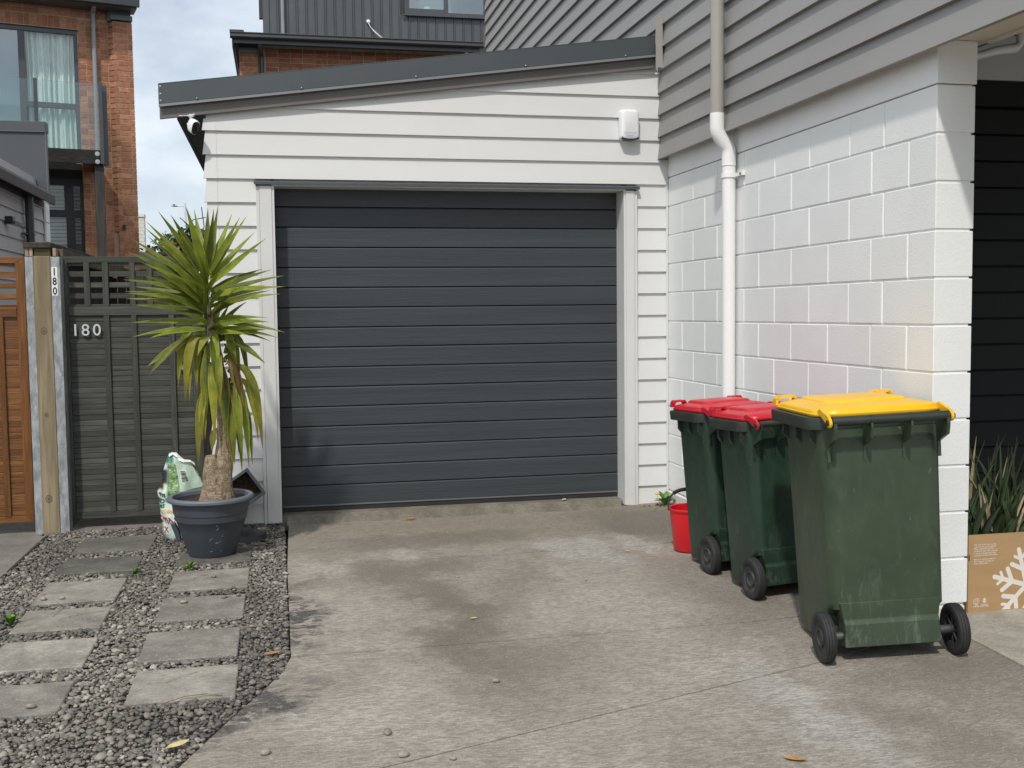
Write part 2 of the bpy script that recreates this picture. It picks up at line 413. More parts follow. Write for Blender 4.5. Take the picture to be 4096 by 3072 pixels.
def concrete_mat(name, lo, hi, patches=(), broom=True, world=True):
    m, nt, b = new_mat(name)
    v = posn(nt)
    wn = nt.nodes.new('ShaderNodeTexNoise')
    wn.inputs['Scale'].default_value = 2.3
    wn.inputs['Detail'].default_value = 10
    wn.inputs['Roughness'].default_value = 0.70
    nt.links.new(v, wn.inputs['Vector'])
    sub = nt.nodes.new('ShaderNodeVectorMath'); sub.operation = 'SUBTRACT'
    sub.inputs[1].default_value = (0.5, 0.5, 0.5)
    nt.links.new(wn.outputs['Color'], sub.inputs[0])
    scl = nt.nodes.new('ShaderNodeVectorMath'); scl.operation = 'SCALE'
    scl.inputs['Scale'].default_value = 0.95
    nt.links.new(sub.outputs[0], scl.inputs[0])
    wp = nt.nodes.new('ShaderNodeVectorMath'); wp.operation = 'ADD'
    nt.links.new(v, wp.inputs[0]); nt.links.new(scl.outputs[0], wp.inputs[1])
    warped = wp.outputs[0]
    n0 = noise(nt, v, 1.1 if broom else 3.5, 8, 0.66, 0.5)
    n1 = noise(nt, v, 5.5, 8, 0.68, 0.3)
    c = mixrgb(nt, ramp(nt, n0, 0.28, 0.72), lo, hi)
    c = mixrgb(nt, ramp(nt, n1, 0.34, 0.7, 0, 0.45 if broom else 0.7), c, tuple(x * 0.66 for x in lo))
    if not broom:
        oi = nt.nodes.new('ShaderNodeObjectInfo').outputs['Random']
        vm0 = nt.nodes.new('ShaderNodeVectorMath'); vm0.operation = 'SCALE'
        nt.links.new(c, vm0.inputs[0]); nt.links.new(ramp(nt, oi, 0, 1, 0.86, 1.16), vm0.inputs['Scale'])
        c = vm0.outputs[0]
    for (cx, cy, rx, ry, rot, soft, col, op) in patches:
        f = ellipse_mask(nt, warped, cx, cy, rx, ry, rot, soft)
        if max(col) < 0.08:                 # lichen-like flaking along the edges
            fk = nt.nodes.new('ShaderNodeMath'); fk.operation = 'MULTIPLY'
            nt.links.new(f, fk.inputs[0]); nt.links.new(ramp(nt, noise(nt, posn(nt, (0.55, 1, 1)), 13, 8, 0.72, 0.5), 0.44, 0.50), fk.inputs[1])
            f = fk.outputs[0]
        k = nt.nodes.new('ShaderNodeMath'); k.operation = 'MULTIPLY'; k.inputs[1].default_value = op
        nt.links.new(f, k.inputs[0])
        c = mixrgb(nt, k.outputs[0], c, col)
    vb = posn(nt, (0.30, 1, 1))
    fine = noise(nt, vb, 105, 5, 0.75, 0.3)
    grit = noise(nt, v, 120, 3, 0.6)
    c = mixrgb(nt, ramp(nt, fine, 0.38, 0.60, 0.0, 0.60 if broom else 0.35), c, tuple(x * 0.42 for x in lo))
    c = mixrgb(nt, ramp(nt, grit, 0.56, 0.72, 0, 0.30), c, tuple(min(1, x * 1.7) for x in hi))
    c = mixrgb(nt, ramp(nt, noise(nt, v, 210, 2, 0.5), 0.62, 0.75, 0, 0.35), c, tuple(x * 0.42 for x in lo))
    nt.links.new(c, b.inputs['Base Color'])
    b.inputs['Roughness'].default_value = 0.88
    b.inputs['Specular IOR Level'].default_value = 0.3
    h = nt.nodes.new('ShaderNodeMath'); h.operation = 'ADD'
    nt.links.new(fine, h.inputs[0]); nt.links.new(grit, h.inputs[1])
    bump(nt, b, h.outputs[0], 0.45, 0.004)
    return m

PALE, DARK, BRN, BLUE = (0.47, 0.445, 0.40), (0.112, 0.096, 0.077), (0.158, 0.135, 0.106), (0.46, 0.448, 0.42)
M['driveway'] = concrete_mat('driveway', (0.280, 0.248, 0.206), (0.425, 0.384, 0.328), [
    (-1.55, -0.25, 1.6, 0.75, 0, 0.7, (0.270, 0.234, 0.178), 0.65),
    (-1.75, -0.72, 0.75, 0.22, 4, 0.6, DARK, 0.50),
    (-0.35, -0.65, 0.55, 0.75, 12, 0.6, DARK, 0.72),
    (-2.48, -1.35, 0.24, 0.26, 0, 0.7, PALE, 0.72),
    (-2.10, -1.12, 0.24, 0.22, 0, 0.7, PALE, 0.62),
    (-1.97, -1.62, 0.10, 0.12, 0, 0.5, PALE, 0.6),
    (-0.98, -1.28, 0.16, 0.44, 16, 0.5, BLUE, 0.55),
    (-0.62, -1.20, 0.16, 0.28, 10, 0.5, PALE, 0.6),
    (-2.05, -1.95, 0.19, 0.95, 14, 0.95, BRN, 0.80),
    (-1.62, -2.15, 0.045, 0.55, -16, 0.9, PALE, 0.40),
    (-1.45, -1.95, 0.04, 0.45, -20, 0.9, PALE, 0.30),
    (-1.95, -1.45, 0.40, 0.22, 0, 0.9, BRN, 0.75),
    (-1.93, -2.85, 0.17, 0.95, 3, 0.95, DARK, 0.72),
    (-1.55, -2.00, 0.18, 0.80, -22, 0.9, BRN, 0.75),
    (-1.72, -3.25, 0.34, 0.60, -8, 0.95, BRN, 0.75),
    (-2.62, -2.25, 0.13, 0.75, 0, 0.6, (0.050, 0.050, 0.052), 1.0),
    (-2.86, -3.45, 0.16, 0.42, -32, 0.6, (0.055, 0.055, 0.057), 1.0),
    (-2.45, -3.55, 0.22, 0.50, -10, 0.8, PALE, 0.35),
    (-1.25, -2.35, 0.55, 0.8, 0, 0.9, PALE, 0.35),
    (-1.35, -3.55, 0.7, 0.7, 0, 0.9, PALE, 0.35),
    (-0.93, -3.95, 0.16, 0.62, 6, 0.95, (0.49, 0.48, 0.455), 0.60),
    (-0.60, -4.15, 0.16, 0.5, 8, 0.9, DARK, 0.42),
    (-0.20, -3.72, 0.42, 0.35, 0, 0.9, DARK, 0.55),
    (-0.60, -2.6, 0.35, 0.7, 0, 0.9, BRN, 0.45),
])
M['paver'] = concrete_mat('paver', (0.205, 0.190, 0.163), (0.40, 0.374, 0.322), (), False)
M['paver_dark'] = concrete_mat('paver_dark', (0.105, 0.101, 0.090), (0.225, 0.212, 0.185), (), False)
M['strip'] = concrete_mat('strip', (0.21, 0.195, 0.17), (0.30, 0.285, 0.25), (), False)
M['apron'] = concrete_mat('apron', (0.43, 0.395, 0.335), (0.55, 0.515, 0.445), (), False)
M['sill'] = concrete_mat('sill', (0.15, 0.135, 0.105), (0.26, 0.24, 0.19), (), False)
M['ground'] = concrete_mat('ground', (0.10, 0.095, 0.085), (0.15, 0.142, 0.125), (), False)

def glass_mat(name, tint, refl=1.0):
    m, nt, b = new_mat(name)
    tr = nt.nodes.new('ShaderNodeBsdfTransparent'); tr.inputs['Color'].default_value = (*tint, 1)
    gl = nt.nodes.new('ShaderNodeBsdfGlossy'); gl.inputs['Roughness'].default_value = 0.02
    gl.inputs['Color'].default_value = (0.95, 0.97, 1, 1)
    lwt = nt.nodes.new('ShaderNodeLayerWeight'); lwt.inputs['Blend'].default_value = 0.5
    fr = nt.nodes.new('ShaderNodeMath'); fr.operation = 'POWER'; fr.inputs[1].default_value = 4.0
    nt.links.new(lwt.outputs['Facing'], fr.inputs[0])
    k = nt.nodes.new('ShaderNodeMath'); k.operation = 'MULTIPLY_ADD'
    k.inputs[1].default_value = 0.9; k.inputs[2].default_value = 0.06 * refl
    nt.links.new(fr.outputs[0], k.inputs[0])
    mx = nt.nodes.new('ShaderNodeMixShader')
    nt.links.new(k.outputs[0], mx.inputs[0]); nt.links.new(tr.outputs[0], mx.inputs[1]); nt.links.new(gl.outputs[0], mx.inputs[2])
    nt.links.new(mx.outputs[0], nt.nodes['Material Output'].inputs['Surface'])
    return m
M['glass'] = glass_mat('glass', (0.95, 0.985, 0.975), 0.7)
M['glass_strong'] = glass_mat('glass_strong', (0.80, 0.88, 0.88), 2.6)
M['glass_rail'] = glass_mat('glass_rail', (0.84, 0.90, 0.89), 0.9)

# ------------------------------------------------------------------ mesh helpers
class MB:
    """Collects vertices and faces and links them as ONE mesh object."""
    def __init__(s):
        s.v, s.f = [], []
    def add(s, vs, fs):
        o = len(s.v)
        s.v += [tuple(p) for p in vs]
        s.f += [tuple(i + o for i in f) for f in fs]
        return s
    def box(s, x0, x1, y0, y1, z0, z1):
        return s.add([(x0, y0, z0), (x1, y0, z0), (x1, y1, z0), (x0, y1, z0), (x0, y0, z1), (x1, y0, z1), (x1, y1, z1), (x0, y1, z1)],
                     [(3, 2, 1, 0), (4, 5, 6, 7), (0, 1, 5, 4), (1, 2, 6, 5), (2, 3, 7, 6), (3, 0, 4, 7)])
    def prism(s, poly, axis, a, b):
        """poly: 2-D outline in the two other axes (order x,y,z without axis)."""
        def P(p, t):
            return {'x': (t, p[0], p[1]), 'y': (p[0], t, p[1]), 'z': (p[0], p[1], t)}[axis]
        n = len(poly)
        vs = [P(p, a) for p in poly] + [P(p, b) for p in poly]
        fs = [tuple(range(n))[::-1], tuple(range(n, 2 * n))] + [(i, (i + 1) % n, n + (i + 1) % n, n + i) for i in range(n)]
        return s.add(vs, fs)
    def loft(s, rings, caps=True, closed=True):
        n = len(rings[0])
        vs = [p for r in rings for p in r]
        fs = []
        for k in range(len(rings) - 1):
            for i in range(n if closed else n - 1):
                j = (i + 1) % n
                fs.append((k * n + i, k * n + j, (k + 1) * n + j, (k + 1) * n + i))
        if caps:
            fs.append(tuple(range(n))[::-1])
            fs.append(tuple((len(rings) - 1) * n + i for i in range(n)))
        return s.add(vs, fs)
    def lathe(s, prof, c=(0, 0, 0), n=32, axis='z', caps=False):
        rings = []
        for r, h in prof:
            ring = []
            for i in range(n):
                a = 2 * math.pi * i / n
                q, w = r * math.cos(a), r * math.sin(a)
                p = {'z': (q, w, h), 'x': (h, q, w), 'y': (w, h, q)}[axis]
                ring.append((c[0] + p[0], c[1] + p[1], c[2] + p[2]))
            rings.append(ring)
        return s.loft(rings, caps)
    def tube(s, pts, r, n=10, caps=True):
        pts = [Vector(p) for p in pts]
        rad = r if isinstance(r, (list, tuple)) else [r] * len(pts)
        rings = []
        ref = None
        for i, p in enumerate(pts):
            d = (pts[min(i + 1, len(pts) - 1)] - pts[max(i - 1, 0)]).normalized()
            if ref is None:
                ref = Vector((0, 0, 1)) if abs(d.z) < 0.9 else Vector((1, 0, 0))
            a = (ref - d * ref.dot(d)).normalized()
            ref = a
            b = d.cross(a)
            rings.append([tuple(p + (a * math.cos(2 * math.pi * k / n) + b * math.sin(2 * math.pi * k / n)) * rad[i]) for k in range(n)])
        return s.loft(rings, caps)
    def build(s, name, mat, parent=None, smooth=False, bevel=0.0, seg=1, sub=True):
        me = bpy.data.meshes.new(name)
        vs = s.v
        if parent is not None and sub:
            m = WORLD[parent.name].inverted()
            vs = [tuple(m @ Vector(p)) for p in s.v]
        me.from_pydata(vs, [], s.f)
        if True:
            bm = bmesh.new(); bm.from_mesh(me)
            bmesh.ops.recalc_face_normals(bm, faces=bm.faces)
            if bevel:
                ed = [e for e in bm.edges if len(e.link_faces) == 2 and e.calc_face_angle(0) > 0.5]
                bmesh.ops.bevel(bm, geom=ed, offset=bevel, segments=seg, affect='EDGES', profile=0.5)
            bm.to_mesh(me); bm.free()
        if smooth:
            me.shade_smooth()
            if smooth == 'auto':
                me.set_sharp_from_angle(angle=R(38))
        me.materials.append(mat if not isinstance(mat, str) else M[mat])
        o = bpy.data.objects.new(name, me)
        COL.objects.link(o)
        if parent is not None:
            o.parent = parent
            WORLD[o.name] = WORLD[parent.name].copy()
        else:
            WORLD[o.name] = Matrix.Identity(4)
        return o

WORLD = {}

def thing(name, loc, label, cat, group=None, rot=(0, 0, 0)):
    """An Empty at the thing's base that parents its parts."""
    o = bpy.data.objects.new(name, None)
    COL.objects.link(o)
    o.empty_display_size = 0.1
    o.location = loc
    o.rotation_euler = rot
    WORLD[o.name] = Matrix.Translation(loc) @ Euler(rot).to_matrix().to_4x4()
    return tag(o, label, cat, group)

def tag(o, label, cat, group=None):
    o['label'] = label
    o['category'] = cat
    if group:
        o['group'] = group
    return o

def struct(o):
    o['kind'] = 'structure'
    return o

def place(mesh, name, parent, pos, rot=(0, 0, 0), scale=(1, 1, 1)):
    """A copy of a piece (shared mesh data) at a local position under its parent."""
    o = bpy.data.objects.new(name, mesh)
    COL.objects.link(o)
    o.parent = parent
    o.location = pos
    o.rotation_euler = rot
    o.scale = scale
    WORLD[o.name] = WORLD[parent.name] @ Matrix.Translation(pos)
    return o

def shared(name, mb, mat, bevel=0.0, smooth=False, seg=1):
    """Mesh data only, for pieces that share it."""
    o = mb.build(name, mat, None, smooth, bevel, seg)
    me = o.data
    bpy.data.objects.remove(o)
    return me

def local(parent, p):
    return WORLD[parent.name].inverted() @ Vector(p)

def rrect(cx, cy, w, d, r, z, n=5):
    """Rounded rectangle ring, counter-clockwise, at height z."""
    out = []
    for qx, qy, a0 in ((1, -1, -90), (1, 1, 0), (-1, 1, 90), (-1, -1, 180)):
        for i in range(n + 1):
            a = R(a0 + 90 * i / n)
            out.append((cx + qx * (w / 2 - r) + r * math.cos(a), cy + qy * (d / 2 - r) + r * math.sin(a), z))
    return out

def text_mesh(body, size, depth=0.0, align='LEFT', space=1.0, line=1.0, bold=0.0):
    """Lettering as real geometry: returns (verts, faces) lying in the x-y plane, thickness along z."""
    cu = bpy.data.curves.new('lettering', 'FONT')
    cu.body = body
    cu.size = size
    cu.extrude = depth
    cu.align_x = align
    cu.space_character = space
    cu.space_line = line
    cu.offset = bold
    cu.resolution_u = 3
    ob = bpy.data.objects.new('lettering', cu)
    COL.objects.link(ob)
    bpy.context.view_layer.update()
    me = bpy.data.meshes.new_from_object(ob.evaluated_get(bpy.context.evaluated_depsgraph_get()))
    vs = [tuple(v.co) for v in me.vertices]
    fs = [tuple(p.vertices) for p in me.polygons]
    bpy.data.objects.remove(ob); bpy.data.curves.remove(cu); bpy.data.meshes.remove(me)
    return vs, fs
# ------------------------------------------------------------------ the setting: ground, driveway, paths
def ground_z(x, y):
    """Driveway level: flat, with a slight rise towards the block wall."""
    return -0.11 + 0.03 * max(0.0, min(1.0, (x + 0.65) / 0.70))

g = MB().box(-400, 400, -400, 400, -0.60, -0.215).build('ground', 'ground')
struct(g)

drive = MB().box(-2.66, -0.02, -3.0, -0.02, -0.214, -0.19).build('driveway', 'soffit_dark')
struct(drive)
GAP = 0.0042
def bay(poly):
    bm = bmesh.new()
    f = bm.faces.new([bm.verts.new((p[0], p[1], 0)) for p in poly])
    bmesh.ops.triangulate(bm, faces=[f])
    for xx in (-0.65,):
        bmesh.ops.bisect_plane(bm, geom=bm.verts[:] + bm.edges[:] + bm.faces[:], plane_co=(xx, 0, 0), plane_no=(1, 0, 0))
    for v in bm.verts:
        v.co.z = ground_z(v.co.x, v.co.y)
    r = bmesh.ops.extrude_face_region(bm, geom=bm.faces[:])
    for v in r['geom']:
        if isinstance(v, bmesh.types.BMVert):
            v.co.z = -0.212
    bmesh.ops.recalc_face_normals(bm, faces=bm.faces)
    me = bpy.data.meshes.new('concrete_bay')
    bm.to_mesh(me); bm.free()
    me.materials.append(M['driveway'])
    o = bpy.data.objects.new('concrete_bay', me)
    COL.objects.link(o)
    o.parent = drive
XL, XR = -2.68, 0.0
j3 = lambda x: -4.021 + 0.3294 * (x + 2.421)
bay([(XL, -1.25 + GAP), (XR, -1.25 + GAP), (XR, -0.02), (-2.66, -0.02)])
bay([(XL, -2.86 + GAP), (XR, -2.86 + GAP), (XR, -1.25 - GAP), (XL, -1.25 - GAP)])
bay([(XL, -2.86 - GAP), (-2.72, -3.06), (-2.80, -3.27), (-2.90, -3.52), (-3.03, -3.87), (-3.13, j3(-3.13) + GAP), (0.045, j3(0.045) + GAP), (0.11, -3.19), (XR, -3.17), (XR, -2.86 - GAP)])
bay([(-3.13, j3(-3.13) - GAP), (-3.30, -4.65), (-3.7, -5.4), (-4.4, -6.2), (-8.0, -6.6), (-8.0, -12.0), (3.5, -12.0), (3.5, -4.15), (0.03, -4.15), (-0.03, -3.92), (0.02, -3.74), (0.045, j3(0.045) - GAP)])

apron = MB().prism([(0.115, -3.19), (0.05, j3(0.05)), (0.025, -3.74), (-0.025, -3.92), (0.035, -4.145), (3.5, -4.145), (3.5, -2.2), (0.185, -2.2), (0.185, -3.19)], 'z', -0.214, -0.078).build('apron_slab', 'apron')
struct(apron)

# gravel bed, with the pavers laid in it
bed = MB().prism([(-4.16, 0.12), (-4.17, -1.25), (-4.6, -2.1), (-6.5, -3.6), (-7.9, -6.55), (-4.38, -6.15), (-3.68, -5.35), (-3.28, -4.6), (-3.12, -4.25), (-3.03, -3.89), (-2.89, -3.52), (-2.79, -3.27), (-2.71, -3.06), (-2.685, -2.86), (-2.685, 0.0), (-3.1, 0.0), (-3.1, 0.12)], 'z', -0.214, -0.135).build('gravel_bed', 'gravel_soil')
struct(bed)
PAVERS = [  # x0, x1, y near, y far, skew, dark
    (-3.905, -3.468, -0.640, -0.215, 0.008, 1), (-3.905, -3.482, -1.160, -0.795, -0.010, 1), (-3.890, -3.505, -1.790, -1.352, 0.010, 0),
    (-3.880, -3.500, -2.262, -1.905, -0.004, 0), (-3.860, -3.483, -2.805, -2.415, -0.010, 0), (-3.800, -3.482, -3.325, -2.985, -0.004, 0),
    (-3.280, -2.878, -1.120, -0.775, 0.030, 1), (-3.270, -2.880, -1.690, -1.278, 0.000, 0), (-3.275, -2.886, -2.238, -1.832, -0.008, 0),
    (-3.280, -2.892, -2.815, -2.408, -0.006, 0), (-3.265, -2.882, -3.300, -2.935, -0.004, 0)]
for (x0, x1, y0, y1, sk, dk) in PAVERS:
    mb = MB()
    zt = -0.095
    mb.prism([(x0, y0), (x1, y0 + sk), (x1, y1 + sk), (x0, y1)], 'z', -0.14, zt)
    o = mb.build('paver', 'paver_dark' if dk else 'paver', bed, bevel=0.004)

def in_bed(x, y):
    if y > 0.125 or x < -4.17 - max(0, (-1.25 - y)) * 0.75:
        return False
    xr = -2.69
    if y > -0.01:
        xr = -3.12
    if y < -2.86:
        for (ya, xa), (yb, xb) in (((-2.86, -2.69), (-3.06, -2.72)), ((-3.06, -2.72), (-3.52, -2.90)), ((-3.52, -2.90), (-3.87, -3.04)), ((-3.87, -3.04), (-4.6, -3.30)), ((-4.6, -3.30), (-5.4, -3.72))):
            if ya >= y > yb:
                xr = xa + (xb - xa) * (ya - y) / (ya - yb)
    return x < xr
def on_paver(x, y, m):
    for (x0, x1, y0, y1, sk, dk) in PAVERS:
        if x0 + m < x < x1 - m and y0 + m < y < y1 - m:
            return True
    return False

def pebble_field(name, n, box, layer, rng, smin, smax, sub=2, zb=-0.119):
    bm = bmesh.new()
    bmesh.ops.create_icosphere(bm, subdivisions=sub, radius=1.0)
    bv = np.array([v.co for v in bm.verts]); bf = np.array([[v.index for v in f.verts] for f in bm.faces])
    bm.free()
    V, F = [], []
    k = 0
    cell = {}
    tries = 0
    while k < n and tries < n * 14:
        tries += 1
        x = rng.uniform(box[0], box[1]); y = rng.uniform(box[2], box[3])
        if not in_bed(x, y) or on_paver(x, y, 0.010):
            continue
        s = smin + (smax - smin) * rng.random() ** 1.8
        key = (int(x / 0.05), int(y / 0.05))
        ok = True
        for i in (-1, 0, 1):
            for j in (-1, 0, 1):
                for (px, py, ps) in cell.get((key[0] + i, key[1] + j), ()):
                    if (px - x) ** 2 + (py - y) ** 2 < ((ps + s) * layer) ** 2:
                        ok = False
        if not ok:
            continue
        cell.setdefault(key, []).append((x, y, s))
        a, b2, c = s, s * rng.uniform(0.62, 0.9), s * rng.uniform(0.38, 0.62)
        rz, ry, rx = rng.uniform(0, 6.28), rng.gauss(0, 0.22), rng.gauss(0, 0.22)
        m = np.array(Euler((rx, ry, rz)).to_matrix())
        w = bv * (1 + 0.16 * np.sin(bv[:, [1, 2, 0]] * 2.3 + rng.uniform(0, 6)))
        P = (w * np.array([a, b2, c])) @ m.T
        z = zb + c * 0.75 + rng.random() * 0.012
        P += np.array([x, y, z])
        V.append(P); F.append(bf + k * len(bv)); k += 1
    V = np.concatenate(V); F = np.concatenate(F)
    me = bpy.data.meshes.new(name)
    me.vertices.add(len(V)); me.vertices.foreach_set('co', V.ravel())
    me.loops.add(F.size); me.loops.foreach_set('vertex_index', F.ravel().astype(np.int32))
    me.polygons.add(len(F)); me.polygons.foreach_set('loop_start', (np.arange(len(F)) * 3).astype(np.int32))
    me.update(calc_edges=True)
    me.shade_smooth()
    me.materials.append(M['pebble'])
    o = bpy.data.objects.new(name, me)
    COL.objects.link(o)
    o['kind'] = 'stuff'
    o['label'] = 'grey rounded river pebbles filling the bed around the square pavers'
    o['category'] = 'gravel'
    return o
_rng = random.Random(5)
pebble_field('gravel', 17000, (-4.6, -2.68, -4.5, 0.12), 0.56, _rng, 0.0075, 0.0185)
fg = pebble_field('fine_gravel', 9000, (-4.4, -2.68, -4.4, 0.12), 0.5, _rng, 0.005, 0.009, 1, -0.116)
fg['label'] = 'small grey chips lying between the larger pebbles of the bed'

strip = MB().box(-4.05, -3.115, 0.126, 1.6, -0.214, -0.108).build('path_strip', 'strip'); struct(strip)
lpath = MB().prism([(-9, 0.0), (-4.165, 0.0), (-4.175, -1.25), (-4.62, -2.1), (-6.52, -3.6), (-7.9, -6.5), (-9, -6.5)], 'z', -0.214, -0.107)
lpath.prism([(-9, 0.003), (-4.20, 0.003), (-4.20, 1.6), (-9, 1.6)], 'z', -0.214, -0.1075)
lpath = lpath.build('concrete_path', 'strip'); struct(lpath)
edge = MB().prism([(-4.166, -0.02), (-4.148, -0.02), (-4.158, -1.24), (-4.174, -1.24)], 'z', -0.2, -0.100).build('path_edging', 'seal_rubber', lpath)

# ------------------------------------------------------------------ block house with grey weatherboards above
house = thing('house', (0, 0, -0.08), 'tall house with grey weatherboards above a white painted block wall', 'house')
L = 3.178
core = MB().box(0.0048, 0.165, -L + 0.0048, 0.0, 0.0, 2.2)
core.build('mortar_core', 'mortar_white', house)
def block_piece(y0, y1, z0, x0=0.0, x1=0.10):
    return MB().box(x0, x1, y0, y1, z0, z0 + 0.191)
_bl = {}
def block(y_near, length, z, deep):
    key = (round(length, 3), deep)
    if key not in _bl:
        mb = MB().box(0, 0.180 if deep else 0.06, 0, length - 0.009, 0, 0.191)
        _bl[key] = shared('block', mb, 'block_white', 0.0028)
    rr = random.uniform(-0.0012, 0.0012)
    p = local(house, (rr, y_near + 0.0045 + (-0.0045 if deep else 0), z + 0.0045))
    place(_bl[key], 'block', house, p)
for j in range(11):
    z = (10 - j) * 0.2
    if j % 2 == 0:
        seq = [0.4, 0.3, 0.4, 0.4, 0.4, 0.4, 0.4, 0.478]
    else:
        seq = [0.2, 0.3, 0.4, 0.4, 0.4, 0.4, 0.4, 0.4, 0.278]
    y = -L
    for i, ln in enumerate(seq):
        block(y, ln, z, i == 0)
        y += ln
MB().box(-0.002, 0.186, -L - 0.002, 0.0, 2.2045, 2.382).build('lintel', 'block_white', house, bevel=0.003)
MB().box(-0.006, 0.172, -L - 0.004, 0.0, -0.20, -0.004).build('footing', 'footing', house, bevel=0.01)
# grey boards: real lapped boards, each tilted so that its lower edge stands proud
def grey_board(z, y0, y1):
    mb = MB()
    poly = [(-0.082, z), (-0.056, z - 0.000), (-0.040, z + 0.185), (-0.052, z + 0.185)]   # (x, z)
    mb.prism([(p[0], p[1]) for p in poly], 'y', y0, y1)
    return mb
for k in range(20):
    z = 2.327 + 0.15 * k
    y1 = 0.03 if z < 2.95 else 6.26 + random.uniform(-0.004, 0.004)
    grey_board(z, -6.2, y1).build('weatherboard', 'board_grey', house)
MB().box(-0.045, 4.0, 0.03, 6.22, 2.95, 5.6).box(-0.045, 4.0, -6.2, 0.03, 2.67, 5.6).box(-0.045, 0.244, -6.2, 0.03, 2.40, 2.669).box(0.246, 4.0, -2.15, 0.03, 2.40, 2.669).build('upper_wall', 'soffit_dark', house)
MB().box(-0.055, 0.245, -6.2, 0.0, 2.383, 2.397).build('soffit', 'soffit_cream', house)
# shaded entry to the right of the pillar
MB().box(0.245, 0.262, -6.2, -2.3, 2.383, 2.62).build('soffit_fascia', 'soffit_dark', house)
MB().box(0.215, 0.2455, -6.2, -3.19, 2.372, 2.382).build('vent_strip', 'soffit_cream', house)
MB().box(0.165, 4.0, -2.28, -2.26, 2.435, 2.66).build('bulkhead', 'bulkhead', house)
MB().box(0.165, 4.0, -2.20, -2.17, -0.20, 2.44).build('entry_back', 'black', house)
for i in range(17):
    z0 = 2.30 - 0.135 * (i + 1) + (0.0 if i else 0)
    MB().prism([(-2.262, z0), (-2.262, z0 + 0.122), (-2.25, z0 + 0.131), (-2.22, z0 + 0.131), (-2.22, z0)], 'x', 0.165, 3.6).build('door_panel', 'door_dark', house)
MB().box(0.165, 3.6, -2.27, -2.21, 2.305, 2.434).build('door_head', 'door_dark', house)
MB().tube([(0.22, -3.0, 2.352), (0.33, -3.0, 2.372), (0.40, -3.0, 2.393), (0.46, -3.0, 2.402), (0.50, -3.0, 2.408), (0.522, -3.0, 2.432), (0.524, -3.0, 2.50)], [0.017, 0.017, 0.019, 0.021, 0.021, 0.017, 0.017], 12).build('waste_pipe', 'pvc_white', house, 'auto')

# downpipe on the grey boards, stepping in to the block wall
dp = MB().tube([(-0.125, -1.17, 2.43), (-0.125, -1.17, 5.2)], 0.040, 20).build('downpipe', 'pvc_grey', house, 'auto')
MB().tube([(-0.125, -1.17, 2.436), (-0.125, -1.17, 2.35), (-0.121, -1.17, 2.325), (-0.110, -1.17, 2.303), (-0.062, -1.17, 2.245), (-0.052, -1.17, 2.222), (-0.050, -1.17, 2.195), (-0.050, -1.17, 2.13)], 0.0425, 20).build('pipe_offset', 'pvc_white', dp, 'auto')
MB().tube([(-0.050, -1.17, 2.13), (-0.050, -1.17, -0.11)], 0.040, 20).build('lower_pipe', 'pvc_white', dp, 'auto')
MB().lathe([(0.0428, 2.128), (0.0436, 2.130), (0.0436, 2.134), (0.0428, 2.136)], (-0.050, -1.17, 0), 20, caps=False).build('joint_ring', 'pvc_white', dp, 'auto')
br = MB().lathe([(0.0405, 2.058), (0.0465, 2.058), (0.0465, 2.086), (0.0405, 2.086)], (-0.050, -1.17, 0), 20)
br.box(-0.024, -0.002, -1.295, -1.205, 2.062, 2.082)
br.build('bracket', 'pvc_white', dp, 'auto')
MB().lathe([(0.0, 0.0), (0.008, 0.0), (0.008, 0.005), (0.0, 0.006)], (-0.031, -1.280, 2.072), 10, 'x').build('bracket_screw', 'steel_screw', dp)

# ------------------------------------------------------------------ garage
gar = thing('garage', (-1.55, 0, -0.11), 'small white weatherboard garage with charcoal door and sloping roof', 'garage')
def roof_z(x):            # underside line of the fascia
    return 2.512 + 0.1317 * (x + 3.39)
def white_board(k, x0, x1):
    z = 2.606 - 0.1511 * k
    zt = z + 0.1511 + 0.022
    mb = MB().prism([(-0.026, z), (-0.006, z), (0.004, zt), (-0.0075, zt)], 'x', x0, x1)
    return mb, z
def clip_board(o, zoff):
    """cut the board on the rake, behind the fascia"""
    bm = bmesh.new(); bm.from_mesh(o.data)
    c = local(gar, (-3.39, 0, 2.512 + zoff))
    n = Vector((-0.1317, 0, 1)).normalized()
    bmesh.ops.bisect_plane(bm, geom=bm.verts[:] + bm.edges[:] + bm.faces[:], plane_co=c, plane_no=n, clear_outer=True)
    ed = [e for e in bm.edges if len(e.link_faces) == 1]
    if ed:
        bmesh.ops.holes_fill(bm, edges=ed)
    bm.to_mesh(o.data); bm.free()
XG = -3.113
